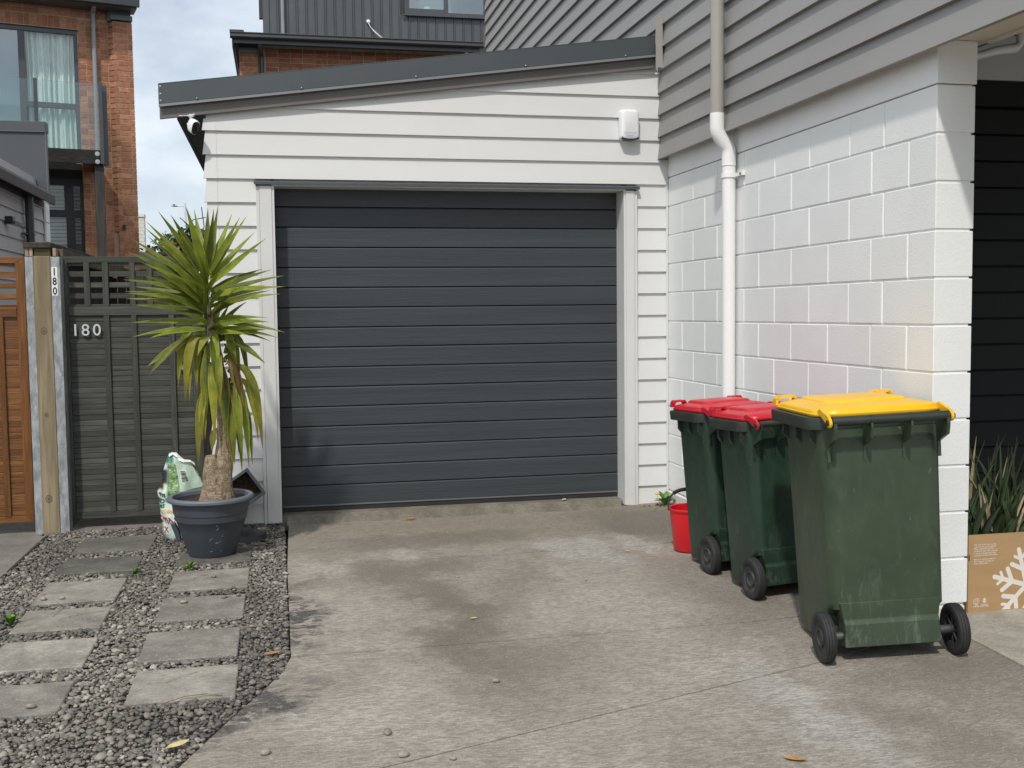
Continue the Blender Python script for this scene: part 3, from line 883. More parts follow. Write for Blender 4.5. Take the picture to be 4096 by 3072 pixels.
for k in range(-3, 19):
    z = 2.606 - 0.1511 * k
    xr = -0.062 if z > 2.25 else -0.020
    if z > 2.10:
        spans = [(XG + 0.058, xr)]
    else:
        spans = [(XG + 0.058, -2.815), (-0.236, xr)]
    for x0, x1 in spans:
        if z > roof_z(x1) + 0.05:
            continue
        mb, zz = white_board(k, x0, x1)
        if zz < -0.095:
            mb = MB().prism([(-0.0235, -0.092), (-0.004, -0.092), (0.004, zz + 0.173), (-0.0075, zz + 0.173)], 'x', x0, x1)
        o = mb.build('weatherboard', 'board_white', gar)
        if zz + 0.18 > roof_z(x0):
            clip_board(o, 0.07)
    if z < roof_z(XG) + 0.02:       # mitred corner soaker over each board end
        zb_ = max(z - 0.001, -0.094)
        zt_ = min(z + 0.170, roof_z(XG) + 0.05)
        s = MB().add([(XG - 0.026, -0.0285, zb_), (XG + 0.060, -0.0285, zb_), (XG + 0.060, -0.004, zb_), (XG - 0.026, -0.004, zb_), (XG - 0.004, -0.0105, zt_), (XG + 0.060, -0.0105, zt_), (XG + 0.060, 0.006, zt_), (XG - 0.004, 0.006, zt_)],
                     [(3, 2, 1, 0), (4, 5, 6, 7), (0, 1, 5, 4), (1, 2, 6, 5), (2, 3, 7, 6), (3, 0, 4, 7)])
        s.build('corner_soaker', 'board_white', gar)
# body behind the boards, side walls, slab
MB().box(XG + 0.004, -2.70, 0.012, 4.0, -0.11, 2.53).box(-0.33, -0.0, 0.012, 4.0, -0.11, 2.93).prism([(-2.72, 2.13), (-0.3, 2.13), (-0.3, 2.90), (-2.72, 2.58)], 'y', 0.012, 0.10).build('wall_body', 'trim_white', gar)
MB().box(-2.70, -0.33, 3.9, 4.0, -0.11, 2.5).build('rear_wall', 'trim_white', gar)
MB().box(-0.021, -0.001, -0.020, 0.011, -0.09, 2.325).build('corner_trim', 'trim_white', gar, bevel=0.003)
# fascia, barge capping, roof
def rake(x, off):
    return roof_z(x) + off
def rake_prism(x0, x1, lo, hi, y0, y1):
    mb = MB()
    vs = []
    for x in (x0, x1):
        vs += [(x, y0, rake(x, lo)), (x, y1, rake(x, lo)), (x, y1, rake(x, hi)), (x, y0, rake(x, hi))]
    return mb.add(vs, [(0, 1, 2, 3), (7, 6, 5, 4), (0, 4, 5, 1), (1, 5, 6, 2), (2, 6, 7, 3), (3, 7, 4, 0)])
rake_prism(-3.39, -0.115, 0.0, 0.16, -0.055, -0.033).build('fascia', 'fascia_brown', gar, bevel=0.002)
cap = rake_prism(-3.392, -0.116, 0.088, 0.212, -0.078, -0.058).build('barge_capping', 'charcoal_metal', gar, bevel=0.002)
lip = MB()
lv = []
for x in (-3.392, -0.116):
    for (yy, zz) in ((-0.0775, 0.088), (-0.090, 0.070), (-0.0885, 0.068), (-0.076, 0.085)):
        lv.append((x, yy, rake(x, zz)))
lip.add(lv, [(0, 1, 2, 3), (7, 6, 5, 4), (0, 4, 5, 1), (1, 5, 6, 2), (2, 6, 7, 3), (3, 7, 4, 0)])
lip.build('drip_lip', 'charcoal_light', cap)
capt = MB()
lv = []
for x in (-3.392, -0.116):
    for (yy, zz) in ((-0.079, 0.211), (-0.079, 0.216), (0.02, 0.216), (0.02, 0.205)):
        lv.append((x, yy, rake(x, zz)))
capt.add(lv, [(0, 1, 2, 3), (7, 6, 5, 4), (0, 4, 5, 1), (1, 5, 6, 2), (2, 6, 7, 3), (3, 7, 4, 0)])
capt.build('cap_top', 'charcoal_metal', cap)
for (xx, off) in ((-3.16, 0.098), (-2.51, 0.098), (-1.77, 0.098), (-1.03, 0.098), (-0.33, 0.098)):
    MB().lathe([(0.0, -0.0868), (0.0045, -0.0855), (0.0075, -0.0815), (0.0085, -0.0795), (0.0085, -0.077), (0, -0.077)], (xx, 0, rake(xx, off)), 10, 'y').build('screw', 'steel_screw', cap, 'auto')
for off in (0.196, 0.150, 0.108):
    MB().lathe([(0.0, -0.0815), (0.004, -0.081), (0.0062, -0.079), (0.0062, -0.077), (0, -0.077)], (-3.379, 0, rake(-3.379, off)), 10, 'y').build('rivet', 'zinc_pale', cap, 'auto')
rs = MB()
for (x0, x1, y0, y1, lo, hi) in ((-3.287, -0.05, -0.032, 4.3, 0.125, 0.165),):
    lv = []
    for x in (x0, x1):
        lv += [(x, y0, rake(x, lo)), (x, y1, rake(x, lo)), (x, y1, rake(x, hi)), (x, y0, rake(x, hi))]
    rs.add(lv, [(0, 1, 2, 3), (7, 6, 5, 4), (0, 4, 5, 1), (1, 5, 6, 2), (2, 6, 7, 3), (3, 7, 4, 0)])
rs.build('roof_sheet', 'charcoal_metal', gar)
MB().box(-3.288, -3.268, -0.030, 4.3, 2.515, 2.640).build('eave_fascia', 'soffit_dark', gar)
MB().box(-3.268, XG, -0.030, 4.3, 2.530, 2.545).build('eave_soffit', 'soffit_dark', gar)
MB().box(-0.127, -0.077, -0.118, -0.114, 2.935, 3.272).box(-0.0805, -0.0772, -0.114, -0.05, 2.93, 3.272).build('kickout_flashing', 'pvc_grey', gar)
# peeled paint on the fascia above the camera
pp = MB()
for (xa, w_) in ((-3.275, 0.028), (-3.243, 0.030), (-3.212, 0.022), (-3.19, 0.012)):
    pp.box(xa, xa + w_, -0.0568, -0.0552, rake(xa, 0.002 + random.random() * 0.004), rake(xa, 0.007 + random.random() * 0.005))
pp.build('peeling_paint', 'trim_white', gar)

# door opening: casings, reveals, head flashing, sill and the sectional door
for (x0, x1, s0, s1) in ((-2.792, -2.716, -2.815, -2.7925), (-0.320, -0.2595, -0.259, -0.236)):
    MB().box(x0, x1, -0.046, 0.011, -0.094, 2.106).build('casing', 'trim_white', gar, bevel=0.002)
    MB().box(s0, s1, -0.040, 0.011, -0.098, 2.104).build('scriber', 'trim_white', gar, bevel=0.003)
MB().box(-2.7155, -2.700, -0.040, 0.150, -0.09, 2.112).build('reveal', 'trim_white', gar)
MB().box(-0.336, -0.3205, -0.040, 0.150, -0.09, 2.112).build('reveal', 'trim_white', gar)
MB().box(-2.716, -0.320, -0.044, 0.150, 2.106, 2.122).build('reveal_head', 'trim_white', gar)
hd = MB().prism([(-0.066, 2.113), (-0.061, 2.113), (-0.030, 2.135), (0.0, 2.137), (0.0, 2.141), (-0.032, 2.140), (-0.066, 2.130)], 'x', -2.825, -0.226)
hd.build('head_flashing', 'charcoal_metal', gar)
door = MB().box(-2.698, -0.338, 0.150, 0.165, -0.02, 2.12).build('garage_door', 'black', gar)
_dp = {}
z = -0.022
edges = [-0.012] + [0.124 + 0.1335 * i for i in range(15)] + [2.118]
for i in range(len(edges) - 1):
    za, zb = edges[i], edges[i + 1]
    h = zb - za
    key = round(h, 3)
    if key not in _dp:
        w = 2.356
        mb = MB().prism([(0.0, 0.0), (0.001, h - 0.015), (0.004, h - 0.0095), (0.012, h - 0.0050), (0.024, h - 0.0035), (0.03, h - 0.0035), (0.03, 0.0)], 'x', -w / 2, w / 2)
        _dp[key] = shared('door_panel', mb, 'door_panel', 0.0)
    place(_dp[key], 'door_panel', door, local(door, (-1.518, 0.120, za)))
MB().box(-2.696, -0.340, 0.117, 0.150, -0.024, -0.013).build('door_rail', 'charcoal_light', door, bevel=0.002)
MB().box(-2.696, -0.340, 0.122, 0.150, -0.056, -0.025).build('door_seal', 'seal_rubber', door, bevel=0.003)
sl = MB().box(-2.699, -0.3365, 0.004, 0.30, -0.16, -0.056)
sl.build('sill', 'sill', gar, bevel=0.012, seg=2)
MB().prism([(-0.045, -0.114), (0.006, -0.114), (0.006, -0.058), (-0.012, -0.078), (-0.030, -0.100)], 'x', -2.67, -0.36).build('sill_fillet', 'sill', gar)
# ------------------------------------------------------------------ things on the garage wall
sir = thing('alarm_siren', (-0.300, -0.024, 2.447), 'white plastic alarm siren box with dark lower edge on the garage wall', 'alarm')
rings = []
for (w, h, y, r) in ((0.132, 0.204, -0.022, 0.022), (0.136, 0.208, -0.040, 0.024), (0.134, 0.206, -0.066, 0.026), (0.124, 0.196, -0.080, 0.026), (0.108, 0.180, -0.0865, 0.024)):
    rings.append([(p[0], y, p[1]) for p in rrect(-0.300, 2.552, w, h, r, 0, 5)])
MB().loft(rings).build('cover', 'white_plastic', sir, 'auto')
rings = []
for (w, h, y, r) in ((0.100, 0.150, -0.0862, 0.018), (0.098, 0.148, -0.0885, 0.018), (0.094, 0.144, -0.0895, 0.018)):
    rings.append([(p[0], y, p[1]) for p in rrect(-0.299, 2.568, w, h, r, 0, 5)])
MB().loft(rings).build('front_panel', 'white_plastic', sir, 'auto')
st = MB()
pr = []
for i in range(15):
    a = R(200 + 140 * i / 14)
    pr.append((-0.300 + 0.0655 * math.cos(a), 2.4645 + 0.020 * math.sin(a) * 1.15))
outer = [(p[0], p[1]) for p in pr]
inner = [(-0.300 + (p[0] + 0.300) * 0.93, p[1] + 0.010) for p in pr][::-1]
for i in range(14):
    a, b_, c, d_ = outer[i], outer[i + 1], inner[13 - i], inner[14 - i]
    st.prism([a, b_, c, d_], 'y', -0.0868, -0.045)
st.build('strobe_strip', 'siren_strip', sir)
dots = MB()
for i in range(7):
    dots.lathe([(0, -0.0905), (0.0022, -0.0900), (0.0026, -0.085), (0, -0.085)], (-0.322 + 0.0075 * i, 0, 2.4745), 8, 'y')
dots.build('vent_dots', 'zinc_pale', sir)

camr = thing('security_camera', (-3.200, -0.095, 2.525), 'small white security camera with black face under the garage eave', 'camera')
MB().lathe([(0.0, 2.531), (0.021, 2.531), (0.022, 2.527), (0.012, 2.521), (0.0075, 2.512), (0.007, 2.492), (0, 2.49)], (-3.200, -0.098, 0), 20).box(-3.206, -3.194, -0.098, -0.05, 2.524, 2.530).build('mount', 'white_plastic', camr, 'auto')
fwd = Vector((0.46, -0.76, -0.46)).normalized()
rt = fwd.cross(Vector((0, 0, 1))).normalized()
rt = -rt if rt.x < 0 else rt
up = fwd.cross(rt); up = up if up.z > 0 else -up
cc = Vector((-3.185, -0.115, 2.462))
def oval(w, h, off, n=28):
    out = []
    for i in range(n):
        a = 2 * math.pi * i / n
        ex = 0.75
        q = math.copysign(abs(math.cos(a)) ** ex, math.cos(a)); s_ = math.copysign(abs(math.sin(a)) ** ex, math.sin(a))
        out.append(tuple(cc + fwd * off + rt * (q * w / 2) + up * (s_ * h / 2)))
    return out
MB().loft([oval(0.012, 0.03, -0.045), oval(0.040, 0.068, -0.038), oval(0.055, 0.086, -0.018), oval(0.058, 0.090, 0.010), oval(0.055, 0.087, 0.030), oval(0.050, 0.082, 0.034)]).build('body', 'white_plastic', camr, 'auto')
face = MB().loft([oval(0.050, 0.081, 0.0335), oval(0.049, 0.080, 0.0362), oval(0.040, 0.070, 0.0378)]).build('face', 'lens_black', camr, 'auto')
MB().tube([tuple(cc + fwd * 0.036 + up * 0.018), tuple(cc + fwd * 0.0395 + up * 0.018)], [0.013, 0.012], 16).build('lens', 'frame_black', face)
MB().tube([(-3.222, -0.10, 2.474), (-3.205, -0.10, 2.474)], [0.010, 0.010], 12).tube([(-3.20, -0.098, 2.495), (-3.20, -0.10, 2.478)], 0.008, 10).build('knob', 'white_plastic', camr, 'auto')

# ------------------------------------------------------------------ wheelie bins
def wheelie_bin(loc, rot, W, D, H, body, lid, label, spoke_right=True):
    """Local frame: x across, y from the hinge side (0) to the front, z up."""
    t = thing('wheelie_bin', loc, label, 'bin', 'wheelie bins beside the block wall', rot)
    k = W / 0.58
    hw_t, hw_b = W * 0.425, W * 0.405
    d_t, d_b = D * 0.80, D * 0.72
    rings = []
    def ring(f, zz, grow=0.0):
        w = 2 * (hw_b + (hw_t - hw_b) * f) + grow
        d = d_b + (d_t - d_b) * f + grow
        y0 = 0.010 - 0.002 * f
        if zz < 0.19:
            y0, d = y0 + 0.075, d - 0.075
        return rrect(0, y0 + d / 2 - grow / 2, w, d, 0.075 * k, zz, 6)
    for f, zz in ((0.0, 0.035), (0.02, 0.05), (0.16, 0.165), (0.20, 0.205), (0.23, 0.23), (0.5, H * 0.52), (0.88, H * 0.86), (1.0, H * 0.945)):
        rings.append(ring(f, zz, -0.012 if zz < 0.04 else 0))
    kw = dict(sub=False)
    MB().loft(rings).build('body', body, t, 'auto', **kw)
    # collar with flat top, and gussets beneath it
    rim = []
    ow, od = W * 0.985, D * 0.955 - 0.040
    cy = D * 0.462 + 0.020
    for (gw, zz) in ((-0.045 * k, H - 0.055), (0.0, H - 0.052), (0.004, H - 0.012), (0.0, H - 0.004), (-0.03, H - 0.002), (-0.05, H - 0.006)):
        rim.append(rrect(0, cy, ow + gw, od + gw, 0.085 * k, zz, 6))
    rm = MB().loft(rim).build('rim', 'bin_rim', t, 'auto', **kw)
    for y in (0.16, 0.42, 0.68):
        for sx in (-1, 1):
            x0 = sx * (hw_t - 0.012); x1 = sx * (hw_t + 0.022 * k)
            yy = D * y
            MB().prism([(x0, H - 0.16), (x0, H - 0.05), (x1, H - 0.05), (x1, H - 0.10), (sx * (hw_t - 0.002), H - 0.125)], 'y', yy - 0.010, yy + 0.010).build('gusset', 'bin_rim', rm, **kw)
    # hinge bar carried by curved brackets on the back
    bx = W * 0.378
    yb, zb = -0.072 * (0.6 + 0.4 * k), H - 0.012
    hb = MB().tube([(-bx - 0.012, yb, zb), (bx + 0.012, yb, zb)], 0.0175 * k + 0.001, 16)
    for x in (-bx * 0.36, bx * 0.36):
        hb.tube([(x - 0.004, yb, zb), (x + 0.004, yb, zb)], 0.0205 * k, 14)
    hb.build('handle_bar', 'bin_rim', t, 'auto', **kw)
    for x, th in ((-bx - 0.004, 0.006), (-bx * 0.36, 0.004), (bx * 0.36, 0.004), (bx + 0.004, 0.006)):
        pts = [(yb - 0.016, zb - 0.005), (yb - 0.017, zb - 0.030), (yb - 0.006, zb - 0.070), (0.004, zb - 0.105), (0.004, zb - 0.165), (0.014, zb - 0.165), (0.016, zb - 0.01), (yb + 0.010, zb + 0.006)]
        MB().prism(pts, 'x', x - th, x + th).build('handle_bracket', body, t, **kw)
    # lid
    lw, ld, ly = W * 0.905, D * 0.905, D * 0.47
    lr = 0.09 * k
    rings = []
    for (g, zz) in ((0.0, H - 0.001), (0.006, H + 0.004), (0.006, H + 0.009), (-0.004, H + 0.011), (-0.010, H + 0.020), (-0.022, H + 0.026), (-0.07, H + 0.032), (-0.18, H + 0.041)):
        rings.append(rrect(0, ly, lw + g, ld + g, lr, zz, 6))
    lidm = MB().loft(rings).build('lid', lid, t, 'auto', **kw)
    pr_ = []
    for (g, zz) in ((0.0, H + 0.030), (-0.012, H + 0.044), (-0.026, H + 0.050), (-0.08, H + 0.052)):
        pr_.append(rrect(0, ly + 0.02, W * 0.62 + g, D * 0.56 + g, 0.05 * k, zz, 4))
    MB().loft(pr_).build('lid_panel', lid, lidm, 'auto', **kw)
    for sx in (-1, 1):
        hx = sx * W * 0.375
        yy = ly + ld / 2 - 0.045
        pts = [(hx - 0.045 * k, yy, H + 0.016), (hx - 0.043 * k, yy, H + 0.038), (hx - 0.034 * k, yy, H + 0.047), (hx + 0.034 * k, yy, H + 0.047), (hx + 0.043 * k, yy, H + 0.038), (hx + 0.045 * k, yy, H + 0.016)]
        mb = MB()
        rings = []
        for p in pts:
            rings.append([(p[0], p[1] - 0.020, p[2] - 0.004), (p[0], p[1] + 0.020, p[2] - 0.004), (p[0], p[1] + 0.020, p[2] + 0.004), (p[0], p[1] - 0.020, p[2] + 0.004)])
        # build the strap as short boxes joined along the path
        for i in range(len(pts) - 1):
            a, b_ = Vector(pts[i]), Vector(pts[i + 1])
            d = (b_ - a).normalized(); nrm = Vector((d.z, 0, -d.x)) * 0.0055
            vs = []
            for q in (a - d * 0.002, b_ + d * 0.002):
                for s1, s2 in ((-1, -1), (1, -1), (1, 1), (-1, 1)):
                    vs.append(tuple(q + nrm * s1 + Vector((0, 0.024 * s2, 0))))
            mb.add(vs, [(0, 1, 2, 3), (7, 6, 5, 4), (0, 4, 5, 1), (1, 5, 6, 2), (2, 6, 7, 3), (3, 7, 4, 0)])
        mb.build('lid_handle', lid, lidm, **kw)
        ex = sx * (bx + 0.021)
        ear = MB()
        prof = [(0.060, H + 0.024), (0.050, H + 0.010), (0.015, H + 0.001), (yb + 0.012, H - 0.030)]
        for i in range(7):
            a = R(-70 - 30 * i)
            prof.append((yb + 0.020 * math.cos(a), zb - 0.004 + 0.020 * math.sin(a)))
        prof += [(yb + 0.004, H + 0.012), (-0.01, H + 0.024), (0.025, H + 0.034)]
        ear.prism(prof, 'x', ex - 0.006, ex + 0.006)
        e = ear.build('hinge_ear', lid, lidm, bevel=0.003, **kw)
        MB().tube([(ex + sx * 0.006, yb, zb - 0.003), (ex + sx * 0.013, yb, zb - 0.003)], [0.011, 0.010], 14).build('hinge_pin', 'seal_rubber', e, 'auto', **kw)
    # skirt over the axle and the wheels
    sk = MB()
    sw = hw_b * 0.82
    sk.loft([[(-w_, y_, z_), (w_, y_, z_), (w_, 0.07, z_), (-w_, 0.07, z_)] for (w_, y_, z_) in ((sw + 0.004, -0.012, 0.062), (sw, -0.004, 0.150), (sw + 0.002, 0.006, 0.166), (sw + 0.012, 0.007, 0.235))])
    sk.build('axle_skirt', body, t, bevel=0.003, **kw)
    ax = 0.028
    MB().tube([(-W * 0.475, ax, 0.1), (W * 0.475, ax, 0.1)], 0.0125, 12).tube([(-sw - 0.055, ax, 0.1), (-sw + 0.01, ax, 0.1)], 0.017, 12).tube([(sw - 0.01, ax, 0.1), (sw + 0.055, ax, 0.1)], 0.017, 12).build('axle', 'axle', t, 'auto', **kw)
    for sx in (-1, 1):
        x0 = sx * (W * 0.5 - 0.044); x1 = sx * (W * 0.5 + 0.002)
        def X(f):
            return x0 + (x1 - x0) * f
        prof = [(0.062, X(0.12)), (0.072, X(0.05)), (0.092, X(0.03)), (0.098, X(0.12)), (0.0995, X(0.22)), (0.0970, X(0.26)), (0.0995, X(0.30)), (0.1, X(0.46)), (0.0975, X(0.50)), (0.1, X(0.54)), (0.0995, X(0.70)), (0.097, X(0.74)), (0.0995, X(0.78)), (0.098, X(0.88)), (0.092, X(0.97)), (0.072, X(0.95)), (0.066, X(0.86)), (0.062, X(0.80))]
        wh = MB().lathe(prof, (0, ax, 0.1), 40, 'x').build('wheel', 'tyre', t, 'auto', **kw)
        hb = MB().lathe([(0.063, X(0.84)), (0.058, X(0.78)), (0.040, X(0.76)), (0.037, X(0.90)), (0.030, X(0.92)), (0.026, X(0.82)), (0.0, X(0.82))], (0, ax, 0.1), 32, 'x')
        hb.lathe([(0.063, X(0.12)), (0.056, X(0.14)), (0.055, X(0.60)), (0.063, X(0.62))], (0, ax, 0.1), 32, 'x')
        for i in range(8):
            a = 2 * math.pi * i / 8
            p0 = (X(0.28), ax + 0.016 * math.cos(a), 0.1 + 0.016 * math.sin(a)); p1 = (X(0.28), ax + 0.058 * math.cos(a), 0.1 + 0.058 * math.sin(a))
            hb.tube([p0, p1], 0.0045, 6)
        hb.tube([(X(-0.02), ax, 0.1), (X(0.8), ax, 0.1)], 0.019, 14)
        hb.build('hub', 'hub', wh, 'auto', **kw)
    return t
gz = ground_z
wheelie_bin((-0.378, -3.515, gz(-0.378, 0)), (R(-1.2), R(-2.6), R(-10)), 0.565, 0.68, 0.966, 'bin_green', 'lid_yellow', 'large dark green wheelie bin with a yellow lid')
wheelie_bin((-0.300, -2.545, gz(-0.30, 0)), (R(-2.0), R(-2.45), R(3)), 0.455, 0.465, 0.852, 'bin_green_dark', 'lid_red', 'red lidded green wheelie bin standing next to the yellow lidded bin')
wheelie_bin((-0.305, -2.020, gz(-0.305, 0)), (R(-2.0), R(-2.45), R(4)), 0.455, 0.465, 0.845, 'bin_green_dark', 'lid_red', 'red lidded green wheelie bin farthest back, beside the red bucket')

# red bucket
bk = thing('bucket', (-0.405, -1.47, ground_z(-0.37, 0)), 'red plastic bucket with black handle behind the wheelie bins', 'bucket')
bz = ground_z(-0.37, 0)
MB().lathe([(0.0, bz + 0.002), (0.098, bz + 0.002), (0.102, bz + 0.008), (0.126, bz + 0.232), (0.134, bz + 0.234), (0.136, bz + 0.244), (0.130, bz + 0.248), (0.121, bz + 0.243), (0.097, bz + 0.012), (0, bz + 0.010)], (-0.405, -1.47, 0), 48).build('body', 'bucket_red', bk, 'auto')
hp = []
for i in range(17):
    a = math.pi * i / 16
    hp.append((-0.405 - 0.137 * math.cos(a), -1.47 + 0.10 * math.sin(a), bz + 0.236 + 0.098 * math.sin(a)))
MB().tube(hp, 0.0055, 8).tube(hp[5:12], 0.011, 10).build('handle', 'seal_rubber', bk, 'auto')

# cardboard box with its print
bx0, bx1, by0, by1, bzb, bzt = 0.259, 0.760, -3.071, -2.82, -0.078, 0.270
cb = thing('cardboard_box', (0.50, -2.95, bzb), 'brown cardboard box printed with white snowflakes, used as a planter', 'box')
MB().box(bx0, bx1, by0, by0 + 0.005, bzb, bzt).build('front_panel', 'cardboard', cb)
MB().box(bx0, bx1, by1 - 0.005, by1, bzb, bzt - 0.004).build('back_panel', 'cardboard', cb)
MB().box(bx0 - 0.0045, bx0, by0 + 0.004, by1 - 0.004, bzb, bzt - 0.006).build('side_panel', 'cardboard_edge', cb)
MB().box(bx1, bx1 + 0.0045, by0 + 0.004, by1 - 0.004, bzb, bzt - 0.006).build('side_panel', 'cardboard', cb)
MB().box(bx0 + 0.005, bx1 - 0.005, by0 + 0.006, by1 - 0.006, bzb + 0.002, bzt - 0.07).build('soil', 'soil', cb)
MB().box(bx0 + 0.001, bx0 + 0.0055, by0 - 0.0006, by0 + 0.001, bzb + 0.232, bzb + 0.260).build('hand_slot', 'ink_black', cb)
YF = by0 - 0.0005
def print_text(body, x, z, size, name='printed_text', align='LEFT', line=1.0, space=1.0, parent=cb, mat='print_white', bold=0.0):
    vs, fs = text_mesh(body, size, 0.0, align, space, line, bold)
    return MB().add([(x + v[0], YF, z + v[1]) for v in vs], fs).build(name, mat, parent)
print_text("Our new Coolo box is a big\nstep forward in sustainability.\nMade with FSC\u00ae certified\ncardboard that's 70% recycled,\nit can be recycled easily after\nuse and it contains zero plastic.", bx0 + 0.027, bzt - 0.0475, 0.0094, line=1.02, bold=0.00014)
print_text("Join us, in saying goodbye to\n40T of plastic and hello to\nfresh, chilled food!", bx0 + 0.027, bzt - 0.113, 0.0094, line=1.02, bold=0.00014)
print_text("THIS\nWAY UP", bx0 + 0.042, bzb + 0.030, 0.0080, align='CENTER', line=0.9, bold=0.00025)
print_text("HANDLE\nWITH CARE", bx0 + 0.083, bzb + 0.030, 0.0080, align='CENTER', line=0.9, bold=0.00025)
def flat(name, polys, mat='print_white', y=YF, parent=cb):
    mb = MB()
    for p in polys:
        mb.add([(q[0], y, q[1]) for q in p], [tuple(range(len(p)))])
    return mb.build(name, mat, parent)
def bar2(a, b, w):
    a, b = Vector((a[0], a[1])), Vector((b[0], b[1]))
    d = (b - a).normalized(); n = Vector((-d.y, d.x)) * w / 2
    out = [tuple(a + n), tuple(a - n), tuple(b - n)]
    for i in range(1, 8):
        q = math.pi * i / 8
        out.append(tuple(b - n * math.cos(q) + d * (w / 2) * math.sin(q)))
    return out + [tuple(b + n)]
ic = (bx0 + 0.042, bzb + 0.048)
flat('carton_icon', [bar2((ic[0] - 0.013, ic[1] - 0.009), (ic[0] - 0.013, ic[1] + 0.008), 0.0018), bar2((ic[0] - 0.013, ic[1] - 0.009), (ic[0] + 0.006, ic[1] - 0.009), 0.0018), bar2((ic[0] + 0.006, ic[1] - 0.009), (ic[0] + 0.006, ic[1] + 0.008), 0.0018), bar2((ic[0] - 0.013, ic[1] + 0.008), (ic[0] + 0.006, ic[1] + 0.008), 0.0018),
                     bar2((ic[0] - 0.013, ic[1] + 0.008), (ic[0] - 0.006, ic[1] + 0.014), 0.0018), bar2((ic[0] - 0.006, ic[1] + 0.014), (ic[0] + 0.013, ic[1] + 0.014), 0.0018), bar2((ic[0] + 0.006, ic[1] + 0.008), (ic[0] + 0.013, ic[1] + 0.014), 0.0018), bar2((ic[0] + 0.013, ic[1] + 0.014), (ic[0] + 0.013, ic[1] - 0.003), 0.0018), bar2((ic[0] + 0.006, ic[1] - 0.009), (ic[0] + 0.013, ic[1] - 0.003), 0.0018),
                     bar2((ic[0] - 0.006, ic[1] - 0.006), (ic[0] - 0.006, ic[1] + 0.004), 0.0014), bar2((ic[0] - 0.001, ic[1] - 0.006), (ic[0] - 0.001, ic[1] + 0.004), 0.0014)])
ic = (bx0 + 0.083, bzb + 0.050)
flat('flower_icon', [[(ic[0] - 0.009, ic[1] - 0.002), (ic[0] - 0.0025, ic[1] - 0.010), (ic[0] + 0.0025, ic[1] - 0.010), (ic[0] + 0.009, ic[1] - 0.002), (ic[0] + 0.009, ic[1] + 0.003), (ic[0] + 0.001, ic[1] - 0.003), (ic[0] - 0.001, ic[1] - 0.003), (ic[0] - 0.009, ic[1] + 0.003)],
                     [(ic[0], ic[1] - 0.001), (ic[0] + 0.007, ic[1] + 0.005), (ic[0] + 0.007, ic[1] + 0.010), (ic[0] + 0.003, ic[1] + 0.009), (ic[0], ic[1] + 0.014), (ic[0] - 0.003, ic[1] + 0.009), (ic[0] - 0.007, ic[1] + 0.010), (ic[0] - 0.007, ic[1] + 0.005)]])
sc_ = (bx0 + 0.293, bzb + 0.108)
arms = []
k = 0
for i in range(6):
    a = R(164 + 60 * i)
    e = (math.cos(a), math.sin(a))
    arms.append((sc_, (sc_[0] + e[0] * 0.168, sc_[1] + e[1] * 0.168)))
    for rr, ll in ((0.075, 0.062), (0.122, 0.034)):
        c_ = (sc_[0] + e[0] * rr, sc_[1] + e[1] * rr)
        for s1 in (-1, 1):
            a2 = a + s1 * R(52)
            arms.append((c_, (c_[0] + math.cos(a2) * ll, c_[1] + math.sin(a2) * ll)))
fl = flat('snowflake', [bar2(a, b, 0.021 if i % 5 in (0, 1, 2) else 0.014) for i, (a, b) in enumerate(arms)])
for i, p in enumerate(fl.data.polygons):
    pass
bm = bmesh.new(); bm.from_mesh(fl.data)
for zc, no in ((bzb + 0.003, -1), (bzt - 0.003, 1)):
    bmesh.ops.bisect_plane(bm, geom=bm.verts[:] + bm.edges[:] + bm.faces[:], plane_co=local(cb, (0, 0, zc)), plane_no=(0, 0, no), clear_outer=True)
for j, f in enumerate(bm.faces):                 # stagger overlapping strokes by a hair
    for v in f.verts:
        v.co.y -= 0.000015 * j
bm.to_mesh(fl.data); bm.free()

def blade(base, mid, tip, width, n=8, fold=0.35, wprof=None, face=(0, 0, 1)):
    """A strap leaf along a quadratic path; returns verts, faces, and (edge, along) per vertex."""
    B, M_, T_ = Vector(base), Vector(mid), Vector(tip)
    C_ = M_ * 2 - (B + T_) * 0.5
    vs, at = [], []
    prev = None
    for i in range(n + 1):
        t = i / n
        p = B * (1 - t) ** 2 + C_ * 2 * t * (1 - t) + T_ * t * t
        d = ((C_ - B) * (1 - t) + (T_ - C_) * t).normalized()
        s_ = d.cross(Vector(face))
        if s_.length < 0.15:
            s_ = prev if prev else Vector((1, 0, 0))
        s_ = s_.normalized()
        if prev is not None and s_.dot(prev) < 0:
            s_ = -s_
        prev = s_
        nrm = s_.cross(d).normalized()
        w = width * (wprof(t) if wprof else (0.55 + 1.1 * t - 1.65 * t ** 2.6 if t < 0.999 else 0.02))
        w = max(w, 0.001)
        for k_, q in enumerate((-0.5, -0.28, 0.0, 0.28, 0.5)):
            vs.append(tuple(p + s_ * q * w + nrm * abs(q) * w * fold))
            at.append((abs(q) * 2, t))
    fs = []
    for i in range(n):
        for j in range(4):
            a = i * 5 + j
            fs.append((a, a + 1, a + 6, a + 5))
    return vs, fs, at

